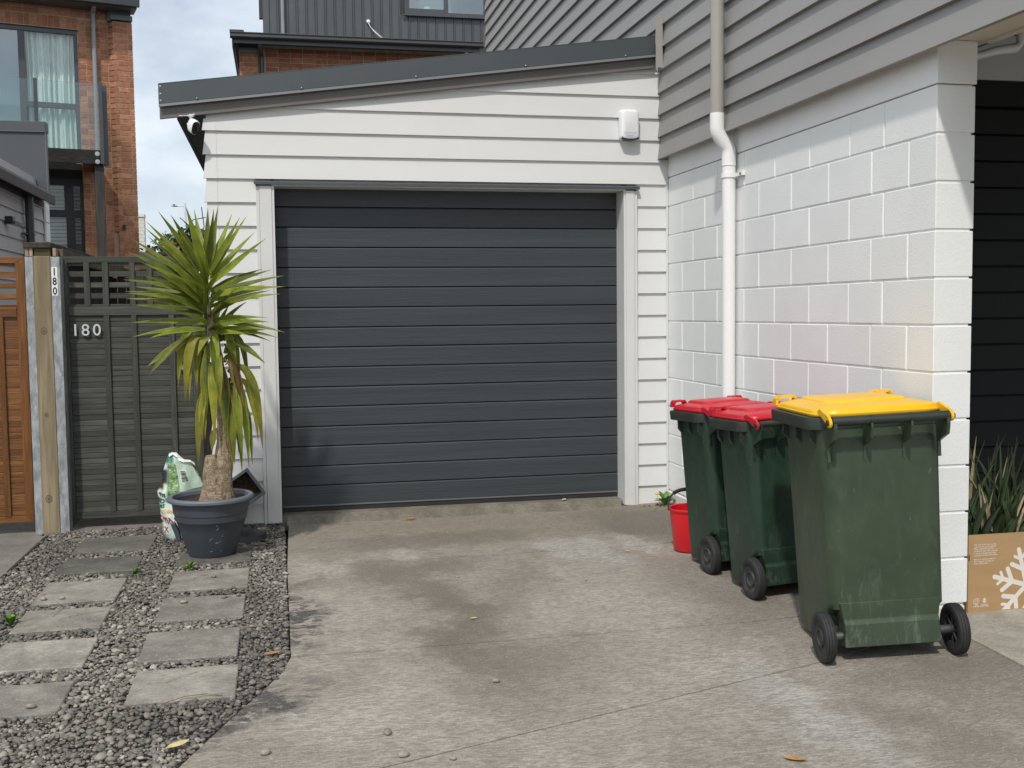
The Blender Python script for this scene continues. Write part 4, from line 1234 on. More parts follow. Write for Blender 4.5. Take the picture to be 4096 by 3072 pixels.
# strappy plants growing in the box
bp = thing('strappy_plant', (0.45, -2.95, 0.20), 'strappy green plant with dry tips growing in the cardboard box', 'plant')
rng = random.Random(21)
spec = []
for i in range(62):
    x = rng.uniform(0.265, 0.66); y = rng.uniform(-3.03, -2.86)
    h = rng.uniform(0.28, 0.52)
    spec.append((x, y, h, rng.uniform(-0.16, 0.16), rng.uniform(-0.10, 0.08), rng.uniform(0.012, 0.026), rng.random() < 0.08))
for x, h, lean, w, dry in ((0.285, 0.56, 0.03, 0.013, False), (0.33, 0.50, 0.03, 0.016, True), (0.395, 0.53, -0.09, 0.015, False), (0.36, 0.42, -0.01, 0.011, False), (0.52, 0.47, 0.005, 0.010, False), (0.47, 0.40, 0.05, 0.010, True), (0.30, 0.48, 0.015, 0.012, False)):
    spec.append((x, -2.96, h, lean, -0.01, w, dry))
for i in range(30):
    x = rng.uniform(0.27, 0.62); y = rng.uniform(-3.045, -2.96)
    spec.append((x, y, rng.uniform(0.10, 0.26), rng.uniform(-0.12, 0.12), rng.uniform(-0.05, 0.0), rng.uniform(0.036, 0.060), False))
for i in range(6):
    x = rng.uniform(0.28, 0.60)
    spec.append((x, -3.03, rng.uniform(0.16, 0.30), rng.uniform(-0.12, 0.12), -0.02, 0.012, True))
for (x, y, h, lx, ly, w, dry) in spec:
    b0 = (x, y, 0.195)
    md = (x + lx * 0.35, y + ly * 0.35, 0.195 + h * 0.55)
    tp = (x + lx, y + ly, 0.195 + h)
    vs, fs, at = blade(b0, md, tp, w, 7, 0.4, lambda t: min(1, 0.6 + t) * (1 - t ** 3) + 0.02, (rng.uniform(-0.5, 0.5), -1, rng.uniform(-0.2, 0.5)))
    MB().add(vs, fs).build('leaf', 'box_leaf_dry' if dry else 'box_leaf', bp, True)
YUCCA_LEAVES = [
(-3.102,-0.866,1.512,-3.217,-0.89,1.688,-3.332,-0.914,1.856,0.046,0),
(-3.098,-0.866,1.518,-3.179,-0.925,1.677,-3.259,-0.984,1.832,0.05,0),
(-3.111,-0.866,1.476,-3.26,-0.843,1.648,-3.408,-0.819,1.808,0.048,0),
(-3.109,-0.866,1.464,-3.255,-0.909,1.619,-3.4,-0.952,1.762,0.046,0),
(-3.109,-0.866,1.452,-3.262,-0.786,1.599,-3.415,-0.705,1.733,0.042,0),
(-3.11,-0.866,1.434,-3.301,-0.866,1.582,-3.493,-0.866,1.713,0.04,0),
(-3.11,-0.866,1.416,-3.315,-0.866,1.54,-3.521,-0.866,1.642,0.042,0),
(-3.11,-0.866,1.422,-3.287,-0.822,1.545,-3.464,-0.778,1.653,0.044,0),
(-3.111,-0.866,1.393,-3.267,-0.943,1.493,-3.424,-1.02,1.573,0.046,0.1),
(-3.09,-0.866,1.524,-3.135,-0.91,1.703,-3.181,-0.954,1.882,0.05,0),
(-3.087,-0.866,1.524,-3.12,-0.791,1.706,-3.153,-0.716,1.887,0.044,0),
(-3.084,-0.866,1.536,-3.078,-0.828,1.713,-3.072,-0.789,1.89,0.046,0.1),
(-3.078,-0.866,1.536,-3.054,-0.931,1.7,-3.029,-0.996,1.865,0.04,0),
(-3.075,-0.866,1.53,-3.046,-0.819,1.715,-3.017,-0.772,1.901,0.04,0),
(-3.073,-0.866,1.518,-3.006,-0.805,1.69,-2.94,-0.745,1.862,0.046,0),
(-3.07,-0.866,1.512,-2.98,-0.914,1.667,-2.89,-0.961,1.823,0.046,0),
(-3.07,-0.866,1.5,-2.963,-0.885,1.669,-2.856,-0.905,1.834,0.04,0),
(-3.068,-0.866,1.476,-2.941,-0.832,1.62,-2.814,-0.797,1.753,0.044,0),
(-3.066,-0.866,1.452,-2.907,-0.901,1.587,-2.748,-0.936,1.71,0.042,0),
(-3.067,-0.866,1.416,-2.923,-0.78,1.488,-2.779,-0.695,1.545,0.04,0),
(-3.064,-0.866,1.404,-2.892,-0.925,1.476,-2.721,-0.984,1.53,0.04,0.1),
(-3.065,-0.866,1.386,-2.859,-0.881,1.453,-2.654,-0.895,1.5,0.042,0.1),
(-3.065,-0.866,1.38,-2.857,-0.834,1.421,-2.649,-0.802,1.439,0.04,0.2),
(-3.068,-0.866,1.374,-2.914,-0.966,1.417,-2.76,-1.066,1.439,0.044,0),
(-3.068,-0.866,1.356,-2.923,-0.748,1.399,-2.777,-0.629,1.425,0.04,0),
(-3.069,-0.866,1.326,-2.875,-0.896,1.371,-2.68,-0.926,1.394,0.042,0.1),
(-3.078,-0.866,1.327,-2.985,-1.022,1.419,-2.892,-1.177,1.494,0.05,0),
(-3.08,-0.866,1.261,-2.984,-1.019,1.358,-2.888,-1.172,1.434,0.05,0),
(-3.085,-0.866,1.392,-3.038,-1.05,1.465,-2.991,-1.234,1.515,0.05,0),
(-3.094,-0.866,1.464,-3.079,-1.045,1.547,-3.065,-1.224,1.622,0.052,0.1),
(-3.113,-0.866,1.416,-3.165,-1.045,1.473,-3.217,-1.224,1.519,0.052,0.15),
(-3.092,-0.866,1.255,-3.081,-1.033,1.364,-3.071,-1.199,1.466,0.055,-0.1),
(-3.109,-0.866,1.357,-3.264,-0.939,1.44,-3.418,-1.012,1.502,0.046,0),
(-3.111,-0.866,1.393,-3.323,-0.872,1.449,-3.536,-0.879,1.481,0.04,0.1),
(-3.112,-0.866,1.357,-3.304,-0.811,1.412,-3.496,-0.756,1.445,0.04,0.1),
(-3.111,-0.866,1.297,-3.252,-0.973,1.373,-3.394,-1.08,1.425,0.05,0),
(-3.112,-0.866,1.357,-3.323,-0.842,1.397,-3.534,-0.819,1.417,0.036,0.2),
(-3.109,-0.866,1.339,-3.313,-0.89,1.383,-3.517,-0.915,1.404,0.04,0.2),
(-3.107,-0.866,1.321,-3.315,-0.874,1.359,-3.522,-0.882,1.375,0.036,0.2),
(-3.108,-0.866,1.285,-3.295,-0.918,1.32,-3.481,-0.97,1.338,0.042,0.1),
(-3.084,-0.866,1.219,-3.155,-1.043,1.268,-3.227,-1.219,1.289,0.055,0.1),
(-3.107,-0.866,1.231,-3.305,-0.885,1.246,-3.504,-0.904,1.24,0.036,0.2),
(-3.108,-0.866,1.195,-3.3,-0.896,1.195,-3.493,-0.927,1.16,0.036,0.1),
(-3.102,-0.866,1.195,-3.243,-0.968,1.19,-3.385,-1.069,1.156,0.042,0.1),
(-3.073,-0.866,1.195,-3.024,-1.06,1.23,-2.975,-1.255,1.246,0.045,0.3),
(-3.066,-0.866,1.248,-2.91,-0.924,1.262,-2.754,-0.981,1.26,0.036,0),
(-3.066,-0.866,1.224,-2.907,-0.796,1.237,-2.748,-0.726,1.234,0.036,0),
(-3.066,-0.866,1.242,-2.863,-0.9,1.222,-2.659,-0.935,1.174,0.04,0.1),
(-3.067,-0.866,1.194,-2.877,-0.887,1.183,-2.687,-0.909,1.141,0.038,0.1),
(-3.067,-0.866,1.212,-2.904,-0.8,1.179,-2.741,-0.734,1.12,0.036,0),
(-3.068,-0.866,1.17,-2.957,-0.987,1.18,-2.846,-1.107,1.16,0.032,0),
(-3.097,-0.866,1.165,-3.256,-0.901,1.107,-3.416,-0.936,0.995,0.036,0.2),
(-3.098,-0.866,1.153,-3.249,-0.922,1.114,-3.401,-0.978,0.952,0.044,0.5),
(-3.08,-0.866,1.159,-3.102,-1.055,1.13,-3.123,-1.243,1.059,0.05,0.7),
(-3.062,-0.866,1.164,-2.917,-0.906,1.11,-2.773,-0.947,0.999,0.04,0),
(-3.103,-0.866,1.161,-3.208,-0.888,1.161,-3.258,-0.899,0.869,0.04,0.3),
(-3.093,-0.866,1.116,-3.177,-0.925,1.114,-3.217,-0.954,0.782,0.045,0.9),
(-3.096,-0.866,1.124,-3.169,-0.844,1.116,-3.203,-0.833,0.781,0.03,0.4),
(-3.057,-0.866,1.14,-3.048,-0.94,1.117,-3.044,-0.976,0.836,0.05,0.2),
(-3.1,-0.866,1.01,-3.1,-0.911,1.006,-3.1,-0.932,0.721,0.04,0.3),
(-3.069,-0.866,0.985,-3.064,-0.94,0.949,-3.061,-0.976,0.552,0.05,0.5),
(-3.019,-0.866,0.922,-3.006,-0.94,0.889,-2.999,-0.976,0.537,0.052,0.1),
(-3.002,-0.866,0.836,-2.946,-0.933,0.805,-2.919,-0.965,0.473,0.05,0.2),
(-2.971,-0.866,0.794,-2.949,-0.904,0.755,-2.933,-0.932,0.65,0.035,0.3),
(-2.983,-0.866,0.95,-2.86,-0.881,0.916,-2.801,-0.888,0.505,0.05,0.5),
(-2.969,-0.866,0.876,-2.872,-0.851,0.857,-2.826,-0.844,0.546,0.045,0.7),
(-3.001,-0.866,0.877,-2.919,-0.888,0.836,-2.88,-0.899,0.397,0.05,0),
(-3.002,-0.866,0.836,-2.948,-0.851,0.795,-2.921,-0.844,0.358,0.05,0),
(-3.003,-0.866,0.811,-2.979,-0.903,0.773,-2.968,-0.921,0.383,0.045,0.3),
(-3.082,-0.866,0.813,-3.135,-0.888,0.778,-3.161,-0.899,0.399,0.045,0.5),
(-3.08,-0.866,0.879,-3.132,-0.844,0.845,-3.158,-0.833,0.449,0.045,0.5),
(-3.055,-0.866,0.631,-3.07,-0.911,0.598,-3.08,-0.943,0.506,0.035,0.4),
(-2.972,-0.866,0.761,-2.898,-0.829,0.738,-2.863,-0.811,0.405,0.04,0.1),
(-3.002,-0.866,1.131,-2.916,-0.844,1.134,-2.874,-0.833,0.863,0.035,0),
(-3.025,-0.866,1.156,-2.967,-0.896,1.145,-2.939,-0.91,0.763,0.045,0.1),
(-3.001,-0.866,1.139,-2.95,-0.859,1.13,-2.925,-0.855,0.758,0.045,0),
(-3.044,-0.866,1.017,-2.974,-0.933,0.996,-2.94,-0.965,0.78,0.012,2),
(-2.997,-0.866,0.992,-2.922,-0.911,0.954,-2.886,-0.932,0.616,0.013,2),
(-3.027,-0.866,1.066,-3.01,-0.923,1.041,-2.998,-0.965,0.964,0.012,2),
(-3.106,-0.866,1.076,-3.144,-0.836,1.09,-3.162,-0.822,0.853,0.04,0.3),
(-3.098,-0.866,1.059,-3.128,-0.821,1.058,-3.143,-0.8,0.76,0.04,0.2),
(-3.085,-0.866,0.977,-3.12,-0.829,0.962,-3.138,-0.811,0.645,0.045,0.4),
(-3.062,-0.866,0.952,-3.083,-0.807,0.929,-3.093,-0.778,0.59,0.045,0.1),
(-2.996,-0.866,1.057,-2.966,-0.814,1.046,-2.952,-0.789,0.72,0.045,0),
(-3.005,-0.866,1.008,-2.954,-0.829,0.985,-2.93,-0.811,0.621,0.045,0.1),
(-3.078,-0.866,0.936,-3.106,-0.881,0.912,-3.119,-0.888,0.57,0.045,0.4),
(-3.048,-0.866,0.894,-3.046,-0.821,0.864,-3.045,-0.8,0.541,0.045,0.1)]
# ------------------------------------------------------------------ yucca in its pot
PX, PY, PZ = -3.100, -0.866, -0.095
pot = thing('plant_pot', (PX, PY, PZ), 'round dark grey plastic plant pot standing on a paver', 'plant pot')
MB().lathe([(0.0, PZ + 0.001), (0.128, PZ + 0.001), (0.134, PZ + 0.010), (0.176, PZ + 0.145), (0.194, PZ + 0.205), (0.199, PZ + 0.209), (0.204, PZ + 0.244), (0.2085, PZ + 0.248), (0.216, PZ + 0.318), (0.210, PZ + 0.318), (0.190, PZ + 0.20), (0, PZ + 0.20)], (PX, PY, 0), 56).build('body', 'pot_grey', pot, 'auto')
MB().lathe([(0.2115, PZ + 0.316), (0.232, PZ + 0.314), (0.243, PZ + 0.322), (0.2435, PZ + 0.334), (0.236, PZ + 0.343), (0.222, PZ + 0.345), (0.212, PZ + 0.340), (0.208, PZ + 0.318)], (PX, PY, 0), 56).build('rim', 'pot_rim', pot, 'auto')
sb = []
for i in range(9):
    rr = 0.21 * i / 8
    sb.append((rr, PZ + 0.290 + 0.016 * math.sin(i * 1.7) + (0.012 if i < 6 else -0.006)))
sl_ = MB().lathe(sb, (PX, PY, 0), 40)
sl_.v = [(v[0], v[1], v[2] + random.uniform(-0.007, 0.009)) for v in sl_.v]
sl_.build('soil', 'soil', pot, True)
hl = MB().prism([(-0.012, 0.0), (0.010, 0.0), (0.016, 0.055), (0.010, 0.105), (-0.016, 0.105)], 'y', -0.024, 0.024)
hl.v = [(PX - 0.192 + v[0] + (v[2] - 0.05) * -0.30, PY + 0.0 + v[1], PZ + 0.085 + v[2]) for v in hl.v]
hl.build('side_lug', 'pot_grey', pot, bevel=0.004)
cob = MB()
rr_ = random.Random(3)
for i in range(12):                       # cobweb and dried splashes on the pot
    a = R(rr_.gauss(-78, 9)); zz = rr_.uniform(0.03, 0.19)
    r0 = 0.1345 + (0.176 - 0.134) * (zz - 0.01) / 0.135 if zz < 0.145 else 0.176 + 0.018 * (zz - 0.145) / 0.06
    r0 += 0.0012
    p = Vector((PX + r0 * math.cos(a), PY + r0 * math.sin(a), PZ + zz))
    tx = Vector((-math.sin(a), math.cos(a), 0)); l_ = rr_.uniform(0.004, 0.020); th = R(rr_.uniform(-80, 80))
    d = tx * math.cos(th) + Vector((0.2 * math.cos(a), 0.2 * math.sin(a), 1)) * math.sin(th)
    cob.tube([tuple(p), tuple(p + d * l_)], 0.0006, 4)
cob.build('cobweb', 'zinc_pale', pot)

yu = thing('yucca', (-3.075, PY, 0.19), 'spiky green yucca with a thick trunk growing in the grey pot', 'plant')
tp_ = [(-3.070, PY, 0.175, 0.118), (-3.069, PY, 0.215, 0.104), (-3.066, PY, 0.25, 0.094), (-3.060, PY, 0.30, 0.083), (-3.044, PY, 0.36, 0.072), (-3.032, PY, 0.41, 0.064), (-3.020, PY, 0.47, 0.053), (-3.014, PY, 0.56, 0.043), (-3.017, PY, 0.66, 0.038), (-3.020, PY, 0.80, 0.031), (-3.027, PY, 0.96, 0.027), (-3.047, PY, 1.14, 0.025), (-3.076, PY, 1.27, 0.020), (-3.085, PY, 1.36, 0.012)]
rings = []
for q, (x, y, z, r) in enumerate(tp_):
    n = 28
    rings.append([(x + r * math.cos(2 * math.pi * i / n) * (1 + 0.06 * math.sin(3 * i * 2 * math.pi / n + q)), y + r * math.sin(2 * math.pi * i / n) * (1 + 0.05 * math.sin(2 * i * 2 * math.pi / n + q * 0.7)), z) for i in range(n)])
tr = MB().loft(rings).build('trunk', 'yucca_trunk', yu, True)
stub = MB()
rings = []
for (x, y, z, r) in ((-3.066, PY - 0.008, 0.27, 0.078), (-3.078, PY - 0.018, 0.34, 0.064), (-3.084, PY - 0.024, 0.39, 0.054), (-3.088, PY - 0.026, 0.43, 0.043), (-3.092, PY - 0.028, 0.465, 0.032), (-3.092, PY - 0.028, 0.480, 0.027)):
    rings.append([(x + r * math.cos(2 * math.pi * i / 20), y + r * math.sin(2 * math.pi * i / 20), z + 0.10 * r * math.cos(2 * math.pi * i / 20)) for i in range(20)])
stub.loft(rings).build('cut_branch', 'yucca_trunk', yu, 'auto')
def yucca_leaf(l):
    bx_, by_, bz_, mx, my, mz, tx, ty, tz, w, tone = l
    dry = tone >= 2
    hang = tz < bz_ - 0.12
    if hang:
        wp = lambda t: max(0.03, 0.42 + 0.95 * t if t < 0.6 else 0.99 * (1 - ((t - 0.6) / 0.4) ** 1.5))
    else:
        wp = lambda t: max(0.025, 0.50 + 1.45 * t if t < 0.33 else 0.98 * (1 - ((t - 0.33) / 0.67)) ** 0.92)
    vs, fs, at = blade((bx_, by_, bz_), (mx, my, mz), (tx, ty, tz), w * 1.12, 14, 0.30 if tone < 0.4 else 0.18, wp, (random.uniform(-0.35, 0.35), random.uniform(-1.1, -0.5), 0.62))
    o = MB().add(vs, fs).build('leaf', 'yucca_leaf', yu, True)
    ca = o.data.color_attributes.new('Col', 'FLOAT_COLOR', 'POINT')
    tn = max(0.0, min(1.0, tone))
    j = random.uniform(0, 0.15)
    for i, (e, t) in enumerate(at):
        brown = max(0.0, (t - 0.955) / 0.045) if not dry else 0.92
        if tn > 0.45:
            brown = max(brown, min(1, max(0.0, (t - 0.80) / 0.2) * 0.8))
        ca.data[i].color = (1.0 if e > 0.95 else 0.0, min(1, tn * (0.25 + 0.75 * t) + j), brown, 1)
for l in YUCCA_LEAVES:
    yucca_leaf(l)
rng = random.Random(8)
for i in range(16):            # inner, near and far-side leaves that fill the crown
    front = i < 9
    a = rng.uniform(3.5, 5.95) if front else rng.uniform(0.1, 3.0)
    hgt = rng.random()
    el = (-0.25 + 1.3 * hgt + rng.uniform(-0.1, 0.15)) if front else rng.uniform(0.1, 1.2)
    ln = rng.uniform(0.26, 0.42)
    bz_ = 1.08 + 0.40 * hgt
    b_ = Vector((-3.075 - 0.02 * hgt, PY - (0.012 if front else -0.012), bz_))
    d = Vector((math.cos(a) * math.cos(el), math.sin(a) * math.cos(el), math.sin(el)))
    t_ = b_ + d * ln
    m_ = (b_ + t_) * 0.5 + Vector((0, 0, 0.022))
    yucca_leaf((*b_, *m_, *t_, rng.uniform(0.040, 0.050), rng.uniform(0, 0.15)))
for i in range(5):            # old leaves hanging as a skirt round the stem
    a = rng.uniform(2.7, 6.7)
    bz_ = rng.uniform(0.72, 1.20)
    b_ = Vector((-3.02 - 0.05 * max(0, bz_ - 0.9), PY, bz_)) + Vector((math.cos(a), math.sin(a), 0)) * 0.025
    out = rng.uniform(0.06, 0.13); drop = rng.uniform(0.30, 0.46)
    t_ = b_ + Vector((math.cos(a) * out, math.sin(a) * out, -drop))
    m_ = b_ + Vector((math.cos(a) * out * 0.85, math.sin(a) * out * 0.85, -drop * rng.uniform(0.22, 0.36)))
    yucca_leaf((*b_, *m_, *t_, rng.uniform(0.036, 0.048), rng.choice((0.0, 0.1, 0.2, 0.35, 0.6, 0.9))))
for i in range(5):             # dry papery leaves against the stem
    a = rng.uniform(4.0, 6.2); bz_ = rng.uniform(0.9, 1.2)
    b_ = Vector((-3.02, PY, bz_)) + Vector((math.cos(a), math.sin(a), 0)) * 0.03
    t_ = b_ + Vector((math.cos(a) * 0.07 + 0.03, math.sin(a) * 0.06, -rng.uniform(0.2, 0.4)))
    yucca_leaf((*b_, *((b_ + t_) * 0.5 + Vector((0.01, -0.03, 0.02))), *t_, 0.016, 2))

# ------------------------------------------------------------------ things around the pot
sau = thing('pot_saucer', (-2.985, -0.42, -0.105), 'black plastic saucer lying on the gravel behind the plant pot', 'saucer')
MB().lathe([(0, -0.062), (0.05, -0.060), (0.06, -0.064), (0.085, -0.061), (0.095, -0.066), (0.118, -0.063), (0.128, -0.068), (0.150, -0.066), (0.160, -0.070), (0.176, -0.074), (0.186, -0.088), (0.190, -0.110), (0.184, -0.112), (0, -0.112)], (-2.985, -0.42, 0), 44).build('dish', 'saucer', sau, 'auto')

pln = thing('planter_trough', (-2.99, -0.15, -0.10), 'grey rectangular planter trough leaning on its end against the garage wall', 'planter')
e1 = Vector((-0.83, 0.0, -0.557)); e2 = Vector((0.557, 0.0, -0.83))
P1 = Vector((-2.912, -0.24, 0.300))
def pq(a, b, y):
    v = P1 + e1 * a + e2 * b
    return (v.x, y, v.z)
LP, WP = 0.42, 0.19
def quadring(i, y):
    return [pq(i, i, y), pq(LP - i, i, y), pq(LP - i, WP - i, y), pq(i, WP - i, y)]
MB().loft([quadring(0.012, -0.05), quadring(0.0, -0.215), quadring(-0.006, -0.217), quadring(-0.006, -0.240), quadring(0.012, -0.240), quadring(0.016, -0.10)], caps=True).build('trough', 'planter', pln, bevel=0.003)
MB().loft([quadring(0.018, -0.13), quadring(0.018, -0.12)]).build('soil', 'soil', pln)

# potting mix bag
from mathutils import noise as mnoise
bag = thing('potting_mix_bag', (-3.31, -0.33, -0.105), 'crumpled pale green bag of potting mix leaning behind the plant pot', 'bag')
def bag_mat():
    m, nt, b = new_mat('bag')
    v = posn(nt)
    sp = nt.nodes.new('ShaderNodeSeparateXYZ'); nt.links.new(v, sp.inputs[0])
    X, Y, Z = sp.outputs
    n1 = noise(nt, v, 34, 5, 0.7)
    c = mixrgb(nt, ramp(nt, noise(nt, v, 9, 3), 0.3, 0.7), (0.52, 0.66, 0.56), (0.70, 0.78, 0.71))
    def band(src, a0, a1, soft=0.012):
        m_ = nt.nodes.new('ShaderNodeMath'); m_.operation = 'MULTIPLY'
        nt.links.new(ramp(nt, src, a0 - soft, a0 + soft), m_.inputs[0]); nt.links.new(ramp(nt, src, a1 - soft, a1 + soft, 1, 0), m_.inputs[1])
        return m_.outputs[0]
    def both(a, b_):
        m_ = nt.nodes.new('ShaderNodeMath'); m_.operation = 'MULTIPLY'
        nt.links.new(a, m_.inputs[0]); nt.links.new(b_, m_.inputs[1])
        return m_.outputs[0]
    leafc = mixrgb(nt, ramp(nt, n1, 0.35, 0.65), (0.02, 0.06, 0.015), (0.16, 0.30, 0.08))
    c = mixrgb(nt, both(band(X, -3.385, -3.305), band(Z, 0.17, 0.37)), c, leafc)
    c = mixrgb(nt, both(band(X, -3.60, -3.405), band(Z, 0.215, 0.335)), c, (0.09, 0.03, 0.022))
    c = mixrgb(nt, both(band(X, -3.60, -3.380), band(Z, 0.25, 0.335)), c, (0.02, 0.025, 0.04))
    c = mixrgb(nt, both(band(X, -3.60, -3.20), band(Z, 0.070, 0.098)), c, mixrgb(nt, ramp(nt, n1, 0.4, 0.6), (0.42, 0.25, 0.08), (0.62, 0.52, 0.36)))
    c = mixrgb(nt, both(band(X, -3.285, -3.10), band(Z, 0.30, 0.40)), c, (0.20, 0.34, 0.15))
    c = mixrgb(nt, both(band(X, -3.30, -3.265, 0.006), band(Z, 0.335, 0.355, 0.006)), c, (0.70, 0.42, 0.06))
    c = mixrgb(nt, both(band(X, -3.40, -3.345), band(Z, 0.37, 0.44)), c, (0.03, 0.17, 0.09))
    nt.links.new(c, b.inputs['Base Color'])
    b.inputs['Roughness'].default_value = 0.3
    bump(nt, b, noise(nt, v, 26, 4, 0.6, 0.6), 0.5, 0.012)
    return m
M['bag'] = bag_mat()
BAGP = [(-0.110, -3.335, 0.045, 0.05), (-0.095, -3.325, 0.080, 0.085), (-0.06, -3.312, 0.105, 0.10), (0.0, -3.302, 0.126, 0.110), (0.07, -3.304, 0.136, 0.112), (0.13, -3.306, 0.138, 0.108), (0.20, -3.306, 0.133, 0.096), (0.26, -3.308, 0.120, 0.080), (0.31, -3.312, 0.103, 0.062), (0.35, -3.318, 0.086, 0.046), (0.385, -3.334, 0.058, 0.030), (0.415, -3.348, 0.034, 0.018), (0.435, -3.352, 0.022, 0.012)]
def bag_pt(a, z, out=0.0):
    zs = [p[0] for p in BAGP]
    cx = float(np.interp(z, zs, [p[1] for p in BAGP])); rx = float(np.interp(z, zs, [p[2] for p in BAGP])); ry = float(np.interp(z, zs, [p[3] for p in BAGP]))
    nv = mnoise.noise(Vector((math.cos(a) * 2.2, math.sin(a) * 2.2, z * 13)))
    nv2 = abs(mnoise.noise(Vector((math.cos(a) * 5 + 7, math.sin(a) * 5, z * 30))))
    k_ = 1 + 0.16 * nv - 0.12 * nv2 + 0.025 * math.sin(5 * a + 22 * z)
    return (cx + (rx * k_ + out) * math.cos(a), -0.33 + (ry * k_ + out) * math.sin(a), z)
rings = []
for i in range(40):
    z = -0.110 + 0.545 * i / 39
    rings.append([bag_pt(2 * math.pi * q / 40, z) for q in range(40)])
bo = MB().loft(rings).build('sack', 'bag', bag, True)
M['bag_flap'] = paint('bag_flap', (0.46, 0.60, 0.47), 0.32, 0.14, 22.0, 0.5, 26)
def flap_pt(u, v, o=0.0):
    A, B, Cc, Dd = Vector((-3.335, -0.400, 0.405)), Vector((-3.250, -0.372, 0.385)), Vector((-3.168, -0.378, 0.228)), Vector((-3.300, -0.452, 0.205))
    p = A * (1 - u) * (1 - v) + B * u * (1 - v) + Cc * u * v + Dd * (1 - u) * v
    p.y -= 0.012 * math.sin(math.pi * u) * math.sin(math.pi * v) + o + 0.004 * math.sin(9 * u + 7 * v)
    return tuple(p)
fp = MB()
NF = 10
fp.add([flap_pt(i / NF, j / NF) for j in range(NF + 1) for i in range(NF + 1)], [(j * (NF + 1) + i, j * (NF + 1) + i + 1, (j + 1) * (NF + 1) + i + 1, (j + 1) * (NF + 1) + i) for j in range(NF) for i in range(NF)])
fl2 = fp.build('folded_flap', 'bag_flap', bag, True)
te = MB()
pe = [(-3.375, -0.345, 0.425), (-3.352, -0.352, 0.440), (-3.325, -0.362, 0.425), (-3.318, -0.392, 0.408), (-3.285, -0.398, 0.398), (-3.245, -0.384, 0.392), (-3.222, -0.370, 0.372)]
for i in range(len(pe) - 1):
    a, b_ = Vector(pe[i]), Vector(pe[i + 1])
    te.add([tuple(a), tuple(b_), tuple(b_ + Vector((0.006, -0.008, -0.012 - 0.006 * (i % 2)))), tuple(a + Vector((0.004, -0.008, -0.014)))], [(0, 1, 2, 3)])
te.build('torn_edge', 'pvc_white', bag)
def bag_text(body, size, a0, z0, mat):
    """Lettering wrapped on the sack; a0 = angle of the text's left end (degrees)."""
    vs, fs = text_mesh(body, size, 0.0, 'LEFT', 1.0, 1.0, size * 0.015)
    out = []
    for v in vs:
        z = z0 + v[1]
        out.append(bag_pt(R(a0) + v[0] / 0.124, z, 0.0022))
    MB().add(out, fs).build('printed_text', mat, bag)
M['ink_darkgreen'] = paint('ink_darkgreen', (0.015, 0.09, 0.05), 0.5, 0.02, 4)
M['ink_red'] = paint('ink_red', (0.33, 0.012, 0.02), 0.5, 0.02, 4)
bag_text('tons', 0.048, 194, 0.172, 'ink_black')
bag_text('GARDEN', 0.038, 178, 0.135, 'ink_darkgreen')
bag_text('TIME', 0.034, 194, 0.105, 'ink_darkgreen')
bag_text('POTTING', 0.058, 160, 0.008, 'ink_red')
bag_text('MIX', 0.050, 186, -0.048, 'ink_red')
bc = MB().add([flap_pt(u, v, 0.0025) for u, v in ((0.12, 0.34), (0.50, 0.34), (0.48, 0.76), (0.14, 0.76))], [(0, 1, 2, 3)])
lb = bc.build('barcode_label', 'number_plate', bag)
rr_ = random.Random(2)
bb = MB()
zz = 0.37
while zz < 0.72:
    h_ = rr_.choice((0.010, 0.016, 0.024))
    bb.add([flap_pt(u, v, 0.0038) for u, v in ((0.16, zz), (0.46, zz), (0.46, zz + h_), (0.16, zz + h_))], [(0, 1, 2, 3)])
    zz += h_ + rr_.choice((0.010, 0.014, 0.020))
bb.build('barcode', 'ink_black', lb)

# ------------------------------------------------------------------ weeds, fallen leaves, loose pebbles
def weed(loc, n, size, label, mat='weed', flower=False, seed=0):
    t = thing('weed', loc, label, 'plant', 'weeds in the gravel and at the wall')
    r_ = random.Random(seed)
    for i in range(n):
        a = 6.283 * i / n + r_.uniform(-0.3, 0.3); el = r_.uniform(0.25, 1.15); ln = size * r_.uniform(0.7, 1.1)
        b0 = Vector(loc) + Vector((0, 0, 0.002))
        d = Vector((math.cos(a) * math.cos(el), math.sin(a) * math.cos(el), math.sin(el)))
        tp2 = b0 + d * ln
        md = (b0 + tp2) / 2 + Vector((0, 0, 0.14 * ln))
        vs, fs, at = blade(b0, md, tp2, size * 0.42, 8, 0.3, lambda t: (0.25 + 1.5 * t if t < 0.5 else 1.0) * (1 + 0.25 * math.sin(t * 25)) * (1 - t ** 4) + 0.02)
        MB().add(vs, fs).build('leaf', mat, t, True)
    if flower:
        MB().tube([tuple(Vector(loc) + Vector((-0.05, -0.02, 0.01))), tuple(Vector(loc) + Vector((-0.075, -0.03, 0.085)))], 0.0015, 5).lathe([(0, 0.080), (0.012, 0.084), (0.014, 0.09), (0.008, 0.094), (0, 0.095)], (loc[0] - 0.075, loc[1] - 0.03, loc[2]), 10).build('flower', 'lid_yellow', t)
    return t
weed((-3.200, -1.185, -0.112), 8, 0.062, 'bright green seedling in the gravel in front of the plant pot', seed=1)
weed((-3.478, -1.225, -0.112), 9, 0.050, 'small flat weed at the corner of the second paver from the gate', seed=2)
weed((-3.905, -2.100, -0.112), 7, 0.070, 'grassy weed beside the left edge of a paver', seed=3)
weed((-0.075, -0.150, -0.085), 16, 0.105, 'ragged weed with a yellow flower at the foot of the block wall corner', flower=True, seed=4)
weed((-3.050, -0.87, 0.205), 6, 0.055, 'tiny weed sprouting in the soil of the grey pot', seed=6)

